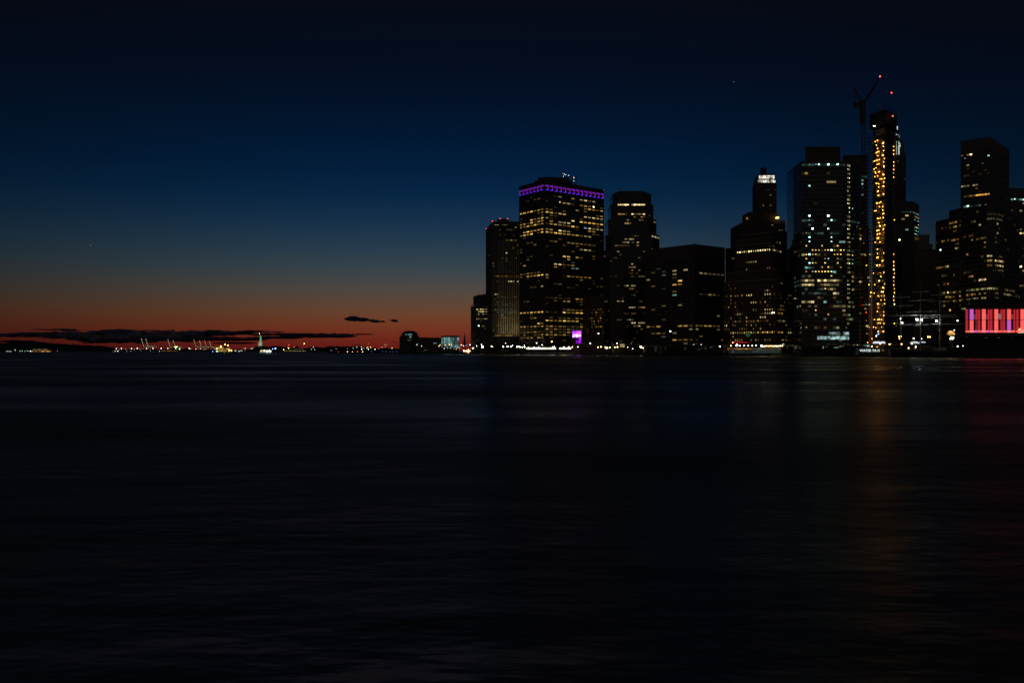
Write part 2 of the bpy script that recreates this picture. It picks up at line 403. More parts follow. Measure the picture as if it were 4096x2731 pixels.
def cloud(lab, strips, Y=30000, dens=1.):
    m = MB(); u = Y / F
    for (x0, x1, yt, yb) in strips:
        w = x1 - x0; th = max(2., yb - yt); n = int(max(4, w / 9 * dens))
        for q in range(n):                             # the flat body
            t = (q + R.random()) / n; env = min(1, 5 * min(t, 1 - t) + .15)
            h = th * env * R.uniform(.55, .8); py = yt + th * (.52 + R.uniform(-.10, .12))
            p = P(x0 + t * w, py, Y + R.uniform(-500, 500))
            m.ball(p, max(h, R.uniform(16, 34) / dens ** 1.5) * u * (.35 + .65 * env), 700, h * .55 * u, k=12, m=7, jit=.16)
        for q in range(int(n * 1.6)):                  # ragged small puffs along its edges
            t = R.random(); env = min(1, 5 * min(t, 1 - t) + .15); up = R.random() < .6
            py = (yt + yb) / 2 + (-1 if up else 1) * th * env * R.uniform(.22, .46)
            p = P(x0 + t * w, py, Y + R.uniform(-700, 300))
            m.ball(p, R.uniform(3, 11) * u, 300, R.uniform(.10, .2) * max(th * env, 4) * u, k=9, m=6, jit=.25)
    o = struct(m.build('cloud', CLOUD)); o['label'] = lab
cloud('long ragged bank of dark cloud low over the harbour',
      [(-60, 190, 1333, 1348), (60, 250, 1329, 1340), (180, 330, 1327, 1356), (250, 480, 1326, 1362), (300, 620, 1326, 1372), (390, 520, 1318, 1334), (470, 520, 1316, 1324), (500, 830, 1322, 1366),
       (720, 960, 1323, 1344), (780, 960, 1346, 1364), (830, 1010, 1324, 1336), (900, 1060, 1349, 1363), (980, 1300, 1332, 1342), (1030, 1200, 1344, 1356), (1120, 1330, 1333, 1350), (1240, 1420, 1333, 1351),
       (840, 870, 1319, 1328), (975, 1065, 1321, 1329), (1085, 1120, 1325, 1329)])
cloud('thin cloud streaks above the left end of the cloud bank', [(160, 230, 1317, 1320), (245, 295, 1314, 1323), (590, 640, 1320, 1324)])
cloud('thin cloud shreds under the bank near the port', [(870, 990, 1368, 1376), (965, 1000, 1368, 1375), (30, 90, 1360, 1372)])
cloud('short tapering cloud at the right end of the bank', [(1425, 1470, 1334, 1339)])
cloud('small lone dark cloud over the orange glow', [(1388, 1442, 1268, 1284), (1404, 1430, 1265, 1276), (1436, 1467, 1270, 1285)], dens=4)
cloud('little cloud scraps right of the lone cloud', [(1484, 1512, 1278, 1289), (1522, 1536, 1283, 1288), (1568, 1585, 1278, 1287)], dens=4)

def star(px, py, lab):
    st = MB().ball(P(px, py, 50000), 24, k=8, m=6).build('star', glow('starlight', (.8, .88, 1), .2)); st['label'] = lab; st['category'] = 'star'
star(2935, 328, 'tiny white star high in the sky left of the crane')
star(363, 981, 'tiny white star low in the sky above the container port')

# ================================================================= TOWERS
def body(root, plan, z0, z1, mat=None, name='wall'):
    return MB().prism(plan, z0, z1).build(name, mat or GLASS, root)

def facade(root, faces, mat, name='facade_frame', **kw):
    m = MB()
    for f in faces: f.grid(m, **kw)
    return m.build(name, mat, root)

# --- B3: broad tower with the purple crown
def purple_tower():
    zt = CH + 679 / F * 1100
    c = XY(2177.6, 1100); l = XY(2077.6, 1100 * 679 / 653); r = XY(2414.8, 1100 * 679 / 641)
    root = thing('office_tower', 'broad brown office tower crowned by a band of purple lights', 'tower', (c.x, c.y, GZ))
    plan = quadplan(l, c, r); body(root, plan, GZ, zt)
    bandz0 = zt - 11.4; bandz1 = zt - 4.4
    fl = Face(l, c, GZ + 3, bandz0, 7.65, 3.55, 1.9, 1.5, .5); fr = Face(c, r, GZ + 3, bandz0, 7.45, 3.55, 1.9, 1.5, .5)
    facade(root, [fl, fr], GRANITE)
    m = MB()
    for f in (fl, fr):
        m.prism([f.a + f.n * .6, f.b + f.n * .6, f.b, f.a], bandz1 + .8, zt + 1)
    m.build('parapet', GRANITE, root)
    roofparts(root, plan, zt + 1.01, DARKROOF, t=.6, grow=.4)
    # purple crown: lamplight on every bay's reveal put in as emission, two sides and below
    PT = [glow('purple_light', (.19, .008, .40), .72), glow('violet_light', (.10, .015, .75), .9)]
    for f, sgn in ((fl, -1), (fr, 1)):
        for i in range(f.nb):
            x0 = i * f.bay + .8; x1 = (i + 1) * f.bay - .8
            def pt(s, z, o=.62): q = f.a + f.d * s + f.n * o; return (q.x, q.y, z)
            def rect(mb, a, b, za, zb): mb.quad(pt(a, za), pt(b, za), pt(b, zb), pt(a, zb))
            m = MB(); t = 1.7
            rect(m, x0, x1, bandz1 - 1.9, bandz1)
            e = (x1 - t, x1) if sgn > 0 else (x0, x0 + t)
            rect(m, e[0], e[1], bandz0 + 1.6, bandz1 - 1.9)
            cl = m.build('crown_light', PT[0], root)  # no lamp: lamplight on the reveals, put in as emission
            m = MB(); rect(m, x0 + (0 if sgn < 0 else 1.5), x1 - (1.5 if sgn < 0 else 0), bandz0 + .4, bandz0 + 1.6)
            m.build('lower_glow', PT[1], cl)
    # penthouse and lattice frame on the roof
    def up(px0, px1, Y0, Y1, py):
        z = CH + (HY - py) / F * Y0
        return [XY(px0, Y0), XY(px1, Y0), XY(px1, Y1), XY(px0, Y1)], z
    pl, z = up(2152, 2276, 1118, 1165, 709.5); MB().prism(pl, zt + 1.6, z).build('penthouse', STEELB, root)
    pl, z = up(2140, 2290, 1112, 1170, 722.5); MB().prism(pl, zt + 1.6, z).build('penthouse', STEELB, root)
    m = MB(); YY = 1140
    for px in (2252, 2275, 2297, 2305): m.bar(P(px, 745, YY), P(px, 704 if px < 2290 else 708, YY), .35)
    for y0, y1 in ((707, 709), (720, 722), (735, 737)): m.bar(P(2252, y0, YY), P(2305, y1, YY), .3)
    m.bar(P(2252, 720, YY), P(2275, 708, YY), .25); m.bar(P(2275, 735, YY), P(2297, 709, YY), .25); m.bar(P(2175, 709, YY), P(2252, 711, YY), .3)
    MB().bar(P(2153, 730, 1115), P(2153, 717, 1115), .3).build('roof_mast', STEELB, root); MB().bar(P(2203, 712, 1125), P(2203, 705, 1125), .3).build('roof_mast', STEELB, root)
    m.build('roof_lattice', STEELB, root)
    for x, y, k in ((797, 60, 'r'), (816, 69, 'w'), (838, 76, 'w'), (800, 101, 'w'), (883, 87, 'w'), (961, 104, 'r'), (963, 127, 'w'), (963, 172, 'w')):
        px, py = cp('A', x, y); lamp_part(root, P(px, py, 1139), .3, LAMPR if k == 'r' else ROOFW)
    px, py = cp('A', 509, 177); lamp_part(root, P(px, py, 1110), .5, LAMPR)
    px, py = cp('A', 1427, 320); lamp_part(root, P(px, py, r.y - .5), .5, LAMPR)
    A = 'A'; B = 'B'
    for t in ((395, 440, 412, .5, 'y', 1), (120, 480, 672, 1, 'y', 2), (410, 480, 655, 1, 'y', 1), (455, 485, 690, 1, 'y', 1), (280, 485, 775, .95, 'y', 2),
              (130, 485, 853, .95, 'y', 2), (125, 480, 895, .9, 'y', 2), (180, 480, 972, .9, 'y', 2), (120, 480, 1035, .95, 'y', 2), (180, 315, 1165, .8, 'y', 1),
              (345, 380, 1183, 1, 'w', 1), (235, 320, 1345, .6, 'y', 0), (145, 255, 1497, .7, 'y', 1), (120, 260, 525, .6, 'c', 0)): fl.row(A, *t)
    for t in ((140, 480, 165, .9, 'y', 1), (265, 550, 200, .95, 'y', 2), (260, 420, 405, .7, 'y', 0), (515, 545, 390, 1, 'w', 1), (195, 300, 620, 1, 'y', 0),
              (140, 550, 847, 1, 'y', 2), (285, 415, 940, .9, 'y', 1), (440, 550, 995, 1, 'y', 2), (140, 180, 1000, 1, 'y', 0), (140, 550, 1057, 1, 'y', 1),
              (140, 550, 1105, .7, 'y', 0), (140, 550, 1160, 1, 'y', 1), (140, 550, 1210, .8, 'y', 1), (140, 550, 1270, .9, 'y', 1)): fl.row(B, *t)
    for t in ((590, 770, 415, .8, 'y', 0), (720, 770, 430, 1, 'w', 1), (515, 560, 462, 1, 'c', 0), (720, 765, 488, 1, 'w', 4), (925, 960, 466, 1, 'y', 1), (1045, 1290, 485, 1, 'w', 2),
              (785, 835, 535, 1, 'y', 1), (1250, 1275, 562, 1, 'w', 4), (880, 900, 548, 1, 'w', 1), (650, 700, 570, 1, 'y', 0), (1050, 1215, 572, 1, 'y', 1), (520, 640, 598, 1, 'y', 2),
              (1110, 1420, 625, 1, 'y', 2), (510, 835, 645, .95, 'y', 2), (985, 1040, 652, 1, 'w', 2), (1115, 1165, 668, 1, 'y', 1), (1310, 1400, 698, 1, 'y', 1), (1115, 1420, 715, 1, 'w', 2),
              (510, 570, 737, 1, 'w', 2), (585, 640, 745, 1, 'y', 0), (1050, 1100, 750, 1, 'y', 1), (585, 635, 792, 1, 'y', 1), (675, 910, 800, 1, 'w', 2), (935, 970, 785, 1, 'w', 2),
              (1060, 1420, 802, 1, 'y', 2), (510, 630, 832, 1, 'y', 1), (660, 780, 850, 1, 'w', 2), (790, 845, 862, 1, 'y', 1), (860, 1040, 875, 1, 'y', 2), (1245, 1350, 870, 1, 'y', 0),
              (1125, 1155, 905, 1, 'b', 2), (1180, 1420, 910, 1, 'w', 2), (510, 635, 922, 1, 'y', 2), (720, 840, 945, 1, 'w', 2), (860, 905, 965, 1, 'y', 1), (1180, 1280, 952, 1, 'y', 2),
              (510, 1090, 970, 1, 'y', 2), (1135, 1270, 1037, 1, 'w', 2), (1250, 1355, 1005, 1, 'y', 0), (530, 700, 1113, .9, 'y', 1), (850, 1340, 1148, .95, 'y', 1), (740, 770, 1085, 1, 'y', 0),
              (1000, 1060, 1215, 1, 'y', 1), (1050, 1230, 1268, 1, 'w', 2), (1250, 1285, 1285, 1, 'w', 1), (585, 620, 1315, 1, 'y', 0), (790, 905, 1335, 1, 'y', 2), (1000, 1100, 1355, 1, 'y', 1),
              (680, 940, 1378, .7, 'w', 1), (680, 1000, 1428, .6, 'c', 1), (655, 770, 1465, 1, 'w', 2), (790, 970, 1475, .8, 'y', 1)): fr.row(A, *t)
    for t in ((690, 990, 30, .5, 'y', 1), (1030, 1190, 55, .8, 'c', 1), (575, 635, 170, 1, 'y', 2), (580, 635, 225, 1, 'y', 1), (900, 1580, 200, .7, 'y', 1), (1100, 1200, 258, .8, 'y', 1), (1400, 1430, 278, 1, 'y', 1),
              (730, 845, 340, 1, 'w', 1), (955, 1080, 410, .8, 'y', 0), (1390, 1445, 325, 1, 'y', 0), (1480, 1580, 385, .7, 'y', 0), (575, 860, 545, .9, 'y', 0), (880, 1010, 560, 1, 'y', 1), (1100, 1360, 570, 1, 'y', 1),
              (880, 1010, 612, 1, 'y', 1), (1100, 1360, 625, 1, 'y', 0), (1370, 1460, 597, 1, 'w', 1), (580, 700, 828, 1, 'y', 1), (885, 1230, 835, 1, 'y', 2), (960, 1230, 790, .9, 'y', 1), (580, 1160, 935, .85, 'y', 1),
              (580, 1160, 988, 1, 'y', 2), (580, 1240, 1045, 1, 'y', 1), (580, 1240, 1100, .9, 'y', 1), (580, 1080, 1145, 1, 'y', 1), (580, 1040, 1200, 1, 'y', 1), (580, 780, 1255, .7, 'y', 0)): fr.row(B, *t)
    fl.filler(.06); fr.filler(.06)
    light_up(root, [fl, fr])
purple_tower()

# --- brick block in front of its right end
def brick_block():
    a = XY(2338, 1088); b = XY(2417, 1062); z = CH + (HY - 1189) / F * 1075
    root = thing('office_block', 'mid-rise brick block at the right foot of the purple-crowned tower', 'building', (b.x, b.y, GZ))
    plan = [a, b, b + Vector((8, 30)), a + Vector((8, 30))]; body(root, plan, GZ, z)
    f = Face(a, b, GZ + 2, z - 3, 3.8, 3.5, 1.6, 1.7, .4); facade(root, [f], BRICK)
    MB().prism([f.a + f.n * .5, f.b + f.n * .5, f.b, f.a], z - 2.2, z + 1).build('parapet', BRICK, root)
    roofparts(root, plan, z + 1.01, DARKROOF, t=.5, grow=.2)
    for t in ((1410, 1585, 790, .6, 'y', 1), (1350, 1585, 838, .75, 'y', 1), (1410, 1570, 885, .7, 'y', 1), (1340, 1560, 940, .7, 'y', 1), (1370, 1550, 995, .7, 'y', 1),
              (1365, 1535, 1047, .7, 'y', 1), (1360, 1580, 1100, .75, 'y', 1), (1270, 1580, 1150, .3, 'y', 0), (1270, 1580, 1195, .4, 'y', 0)): f.row('B', *t)
    light_up(root, [f])
brick_block()

# --- B2: tower with tall pale piers
def pier_tower():
    Yc = 1250; zt = CH + 514 / F * Yc
    c = XY(1968.2, Yc); l = XY(1944, Yc * 514 / 485); r = XY(2104, Yc + 4)
    root = thing('office_tower', 'dark tower with tall pale piers and red roof lights left of the purple crown', 'tower', (c.x, c.y, GZ))
    plan = quadplan(l, c, r); body(root, plan, GZ, zt)
    fr = Face(c, r, GZ + 4, zt - 1, 3.2, 3.7, .7, 1.5, .3); fl = Face(l, c, GZ + 4, zt - 1, 4.5, 3.7, 1.6, 1.6, .3)
    facade(root, [fr, fl], STONE)
    m = MB(); x0 = XY(1995, Yc).x; bay = 3.2
    for q in range(14):
        x = x0 + q * bay
        if x < r.x: m.box(x - .7, x + .7, Yc - 1.3, Yc - .31, GZ + 3, zt - 26)
    pr = m.build('piers', LIME, root)
    MB().box(c.x - .6, r.x + .6, Yc - 1.0, Yc - .3, zt - 3.4, zt + 1.2).build('parapet', STONE, root)
    roofparts(root, plan, zt + .3, DARKROOF, t=.5, grow=.2)
    z = CH + (HY - 877.5) / F * (Yc + 14)
    MB().prism([XY(1988.6, Yc + 10), XY(2034, Yc + 10), XY(2036, Yc + 40), XY(1990, Yc + 40)], zt + .8, z).build('penthouse', STEELB, root)
    MB().prism([XY(2034.5, Yc + 10), XY(2049, Yc + 10), XY(2049, Yc + 30), XY(2034.5, Yc + 30)], zt + .8, z - 3).build('penthouse', STEELB, root)
    for x, y, Y in ((237, 212, l.y - 1), (306, 126, Yc + 2), (391, 97, Yc + 9), (477, 98, Yc + 9)):
        px, py = cp('C', x, y); lamp_part(root, P(px, py, Y), .45, LAMPR)
    for t in ((315, 370, 166, 1, 'w', 2), (400, 470, 163, 1, 'w', 2), (555, 568, 198, 1, 'w', 2), (355, 545, 227, .7, 'w', 0), (440, 595, 333, .9, 'y', 1), (580, 610, 393, 1, 'y', 1), (530, 545, 427, 1, 'w', 2), (455, 470, 480, 1, 'w', 2),
              (455, 470, 540, 1, 'o', 0), (320, 610, 750, .9, 'o', 1), (480, 610, 810, .8, 'w', 2), (322, 368, 950, 1, 'w', 1), (340, 610, 980, .8, 'w', 0), (340, 610, 1040, .6, 'w', 0), (322, 575, 1072, .8, 'c', 0), (322, 575, 1102, .8, 'c', 0),
              (322, 600, 1132, .9, 'c', 0), (400, 420, 1160, 1, 'g', 1), (510, 545, 1160, 1, 'g', 1), (385, 540, 1190, .6, 'w', 0), (380, 610, 1340, .3, 'y', 0), (322, 610, 1372, .9, 'y', 0), (322, 610, 1402, .9, 'y', 1), (322, 368, 1280, .8, 'w', 0)): fr.row('C', *t)
    for t in ((262, 285, 525, 1, 'w', 0), (275, 295, 680, 1, 'w', 0), (280, 297, 775, 1, 'w', 0)): fl.row('C', *t)
    fr.filler(.02)
    light_up(root, [fr, fl])
    # floodlights at the foot that wash the piers
    for q in range(5):
        ld = bpy.data.lights.new('floodlight', 'SPOT'); ld.energy = 9000; ld.color = (1, .8, .35); ld.spot_size = math.radians(60); ld.spot_blend = .8; ld.shadow_soft_size = .4
        o = bpy.data.objects.new('floodlight', ld); COL.objects.link(o)
        p = Vector((x0 + 3 + q * 7.2, Yc - 16, GZ + 9)); o.location = p
        o.rotation_euler = (Vector((p.x, Yc, 62)) - p).to_track_quat('-Z', 'Y').to_euler()
pier_tower()

# --- B1: smallest stepped block at the left end
def left_block():
    Yc = 1310; zt = CH + 184 / F * Yc
    c = XY(1903, Yc); l = XY(1884, Yc * 184 / 177); r = XY(1960, Yc)
    root = thing('office_block', 'low dark block with a setback top at the left end of the skyline', 'building', (c.x, c.y, GZ))
    plan = quadplan(l, c, r); body(root, plan, GZ, zt)
    fr = Face(c, r, GZ + 2, zt - 1, 3.05, 3.62, .9, 1.6, .35); fl = Face(l, c, GZ + 2, zt - 1, 4, 3.62, 1.4, 1.7, .35)
    facade(root, [fr, fl], STONE); roofparts(root, plan, zt, STONE, t=1.0, grow=.6)
    z2 = CH + (HY - 1181) / F * (Yc + 12)
    p2 = [XY(1915, Yc + 8), XY(1962, Yc + 8), XY(1962, Yc + 45), XY(1893, Yc + 50), ]
    MB().prism(p2, zt + 1, z2).build('upper_storeys', STONE, root); roofparts(root, p2, z2, DARKROOF, t=.6, grow=.4)
    m = MB(); m.bar(P(1928, 1182, Yc + 14), P(1930, 1177.5, Yc + 14), .3); m.bar(P(1930, 1179, Yc + 14), P(1946, 1176, Yc + 14), .5); m.build('roof_mast', STEELB, root)
    for t in ((123, 252, 1107, .95, 'w', 2), (150, 252, 1135, 1, 'w', 2), (123, 252, 1162, .85, 'w', 1), (125, 252, 1215, .9, 'w', 1), (125, 252, 1297, .5, 'y', 1), (148, 160, 1300, 1, 'c', 4), (240, 252, 1080, 1, 'w', 1),
              (125, 252, 1463, .5, 'w', 0), (205, 252, 1322, .6, 'w', 0), (125, 252, 1245, .4, 'w', 0)): fr.row('C', *t)
    fr.filler(.03); light_up(root, [fr, fl])
left_block()

# --- B4: stepped tower with chamfered corners
def stepped_tower():
    Y = 1140
    root = thing('stepped_tower', 'dark tower rising in five even steps right of the purple crown', 'tower', (XY(2528, Y).x, Y, GZ))
    tiers = [(2452.4, 2603.8, 767, 811.5, 12), (2444, 2612.7, 811.5, 872.5, 9), (2433.4, 2624.9, 872.5, 935.7, 6), (2423.3, 2636.7, 935.7, 998.8, 3), (2414, 2650, 998.8, 1404, 0)]
    faces = []
    for q, (a, b, yt, yb, off) in enumerate(tiers):
        Yf = Y + off; z1 = CH + (HY - yt) / F * Yf; z0 = CH + (HY - yb) / F * Yf if q < 4 else GZ
        z0 = max(GZ, z0 - 1.5) if q < 4 else GZ
        ch = 26; A = XY(a + (a - 2528) * 0, Yf + 22); Bp = XY(a + ch, Yf); C = XY(b - ch - 6, Yf); D = XY(b, Yf + 24)
        plan = [A, Bp, C, D, D + Vector((0, 40)), A + Vector((0, 40))]
        body(root, plan, z0, z1, name='wall')
        roofparts(root, plan, z1, STONE, t=.9, grow=.5)
        fs = [Face(Bp, C, z0 + .5, z1 - .5, 3.1, 4.0, .35, 1.7, .35), Face(C, D, z0 + .5, z1 - .5, 3.1, 4.0, .35, 1.7, .35), Face(A, Bp, z0 + .5, z1 - .5, 3.1, 4.0, .35, 1.7, .35)]
        if q: facade(root, fs, STONE)
        else: facade(root, fs, STONE, bands=True)
        faces.append(fs)
    rows = [[], [(218, 475, 195, .95, 'w', 3), (220, 300, 268, 1, 'y', 2), (340, 485, 263, 1, 'w', 2), (215, 485, 300, .6, 'y', 1), (500, 530, 298, .6, 'w', 1)],
            [(295, 310, 332, 1, 'w', 2), (412, 427, 328, 1, 'w', 2), (450, 465, 332, 1, 'y', 1), (277, 345, 368, .5, 'y', 1), (277, 288, 368, 1, 'w', 2), (555, 580, 343, 1, 'w', 1)],
            [(340, 430, 478, .8, 'w', 0), (530, 610, 482, .9, 'w', 2), (290, 430, 510, .6, 'w', 1), (225, 420, 550, .3, 'w', 1), (190, 320, 588, .9, 'y', 1), (395, 410, 588, 1, 'w', 1), (480, 610, 590, .9, 'y', 2)],
            [(420, 470, 625, .7, 'y', 0), (85, 155, 688, .6, 'w', 0), (220, 230, 640, 1, 'w', 1), (175, 425, 700, .35, 'w', 1), (335, 375, 740, .8, 'w', 1), (330, 380, 772, .8, 'w', 1), (300, 430, 808, .7, 'y', 1), (310, 420, 845, .8, 'y', 0),
             (85, 245, 855, .5, 'o', 0), (350, 385, 880, 1, 'y', 0), (415, 475, 880, 1, 'w', 1), (285, 325, 958, 1, 'w', 1), (335, 380, 948, 1, 'w', 2), (330, 395, 995, 1, 'y', 1), (330, 385, 1035, .8, 'c', 0), (130, 185, 1052, .6, 'w', 0),
             (220, 310, 1118, .7, 'w', 1), (400, 455, 1115, 1, 'y', 0), (328, 395, 1152, 1, 'w', 2), (405, 470, 1153, 1, 'y', 1), (85, 200, 1198, .9, 'y', 0), (275, 310, 1230, 1, 'y', 0), (350, 395, 1230, 1, 'y', 0), (455, 475, 1230, 1, 'y', 1),
             (190, 260, 1272, .6, 'y', 1), (290, 375, 1270, .9, 'w', 1), (335, 395, 1305, 1, 'w', 2), (405, 475, 1305, 1, 'w', 2), (300, 430, 1342, .7, 'w', 1)]]
    for fs, rw in zip(faces, rows):
        for t in rw:
            for f in fs:
                s0 = f.s_at(cp('D', (t[0] + t[1]) / 2)[0])
                if 0 <= s0 <= f.L: f.row('D', *t)
    faces[4][0].filler(.02)
    light_up(root, [f for fs in faces for f in fs])
stepped_tower()

# --- B5: long flat-topped block with thick piers
def flat_block():
    Yc = 990; zt = CH + 423 / F * Yc
    c = XY(2777, Yc); l = XY(2582.6, Yc * 423 / 400.7); r = XY(2898, Yc * 423 / 409.3)
    root = thing('office_block', 'wide flat-topped dark block with thick piers and two roof aerials', 'building', (c.x, c.y, GZ))
    plan = quadplan(l, c, r); body(root, plan, GZ, zt)
    fl = Face(l, c, GZ + 5, zt - 17, 8.1, 4.0, 1.7, 1.7, .7); fr = Face(c, r, GZ + 5, zt - 17, 8.1, 4.0, 1.7, 1.7, .7)
    facade(root, [fl, fr], GRANITE)
    m = MB()
    for f in (fl, fr):
        m.prism([f.a + f.n * .5, f.b + f.n * .5, f.b, f.a], zt - 15.5, zt + .8)
        for i in range(f.nb * 2 + 1):
            q = f.a + f.d * min(max(i * f.bay / 2, .4), f.L - .4)
            m.prism([q - f.d * .4 + f.n * .85, q + f.d * .4 + f.n * .85, q + f.d * .4 + f.n * .5, q - f.d * .4 + f.n * .5], zt - 15.5, zt - 1)
    m.build('plant_storey', GRANITE, root); roofparts(root, plan, zt + .81, DARKROOF, t=.5, grow=.2)
    for x in (808, 848):
        px, py = cp('E', x, 200); MB().bar(P(px, 985, Yc + 8), P(px, py, Yc + 8), .3).build('aerial', STEELB, root)
    for t in ((425, 455, 435, 1, 'w', 1), (385, 480, 525, .4, 'c', 0), (270, 480, 565, .7, 'w', 0), (555, 590, 545, 1, 'w', 1), (685, 770, 530, .8, 'w', 1), (430, 480, 600, 1, 'c', 0), (555, 605, 588, 1, 'w', 1), (560, 590, 630, 1, 'w', 0),
              (268, 295, 652, 1, 'w', 2), (615, 670, 665, 1, 'y', 2), (570, 670, 707, 1, 'y', 2), (320, 350, 722, 1, 'y', 0), (555, 590, 755, 1, 'w', 0), (650, 735, 745, .8, 'w', 0), (270, 480, 770, .6, 'w', 0), (565, 605, 795, 1, 'c', 1),
              (270, 380, 855, .6, 'w', 0), (430, 470, 957, .8, 'w', 0), (620, 632, 948, 1, 'w', 1), (255, 460, 1090, .5, 'w', 0), (250, 475, 1175, .95, 'y', 1), (595, 800, 1165, .95, 'y', 1), (765, 800, 1203, 1, 'w', 1), (285, 480, 1255, .9, 'y', 1),
              (570, 605, 1250, 1, 'w', 1), (430, 480, 1295, 1, 'c', 1), (555, 800, 1335, .9, 'y', 1)): fl.row('E', *t)
    for t in ((860, 1140, 578, .9, 'w', 1), (840, 1110, 790, .6, 'w', 0), (985, 1025, 793, 1, 'w', 2), (1040, 1130, 1042, .8, 'w', 1), (820, 1120, 1163, .95, 'y', 1), (810, 865, 1203, 1, 'w', 1), (870, 910, 1288, 1, 'y', 1), (825, 850, 1335, 1, 'w', 0),
              (1090, 1130, 1335, 1, 'w', 1)): fr.row('E', *t)
    fl.filler(.03, 'w'); fr.filler(.03, 'w'); light_up(root, [fl, fr])
flat_block()

def plain_tower(name, label, cat, pl, yt, crop, rows, mat, Y, fh=4., bay=4., pier=.5, spand=1.6, core=None):
    """Front polyline [(px, dY)...] left to right, one flat roof at picture row yt."""
    ps = [XY(px, Y + d) for px, d in pl]; z = CH + (HY - yt) / F * Y
    root = thing(name, label, cat, (ps[0].x, ps[0].y, GZ))
    back = max(p.y for p in ps) + 35
    plan = ps + [Vector((ps[-1].x * back / ps[-1].y - 2, back)), Vector((ps[0].x * back / ps[0].y + 2, back))]
    body(root, plan, GZ, z, core)
    fs = [Face(a, b, GZ + 2, z - 1.2, bay, fh, pier, spand, .35) for a, b in zip(ps, ps[1:])]
    facade(root, fs, mat); roofparts(root, plan, z, mat, t=1., grow=.5)
    for t in rows:
        for f in fs:
            s0 = f.s_at(cp(crop, (t[0] + t[1]) / 2)[0])
            if 0 <= s0 <= f.L: f.row(crop, *t)
    return root, fs, z

rt, fs, z = plain_tower('office_block', 'narrow dark block squeezed behind the flat-topped block and the stepped brick tower', 'building', [(2902, 0), (2950, 0)], 996, 'E',
                        [(1225, 1265, 390, 1, 'y', 1), (1150, 1180, 478, 1, 'w', 1), (1185, 1255, 707, .8, 'w', 1), (1225, 1240, 750, 1, 'w', 1)], STONE, 1060)
light_up(rt, fs)
rt, fs, z = plain_tower('office_block', 'dark slab block between the stepped brick tower and the glass octagon', 'building', [(3120, 0), (3190, 0)], 928, 'F',
                        [(595, 620, 718, 1, 'y', 0), (605, 622, 828, .8, 'y', 1), (600, 622, 920, 1, 'c', 2), (608, 625, 1030, 1, 'c', 2), (590, 603, 1076, 1, 'y', 1)], STONE, 1000)
light_up(rt, fs)

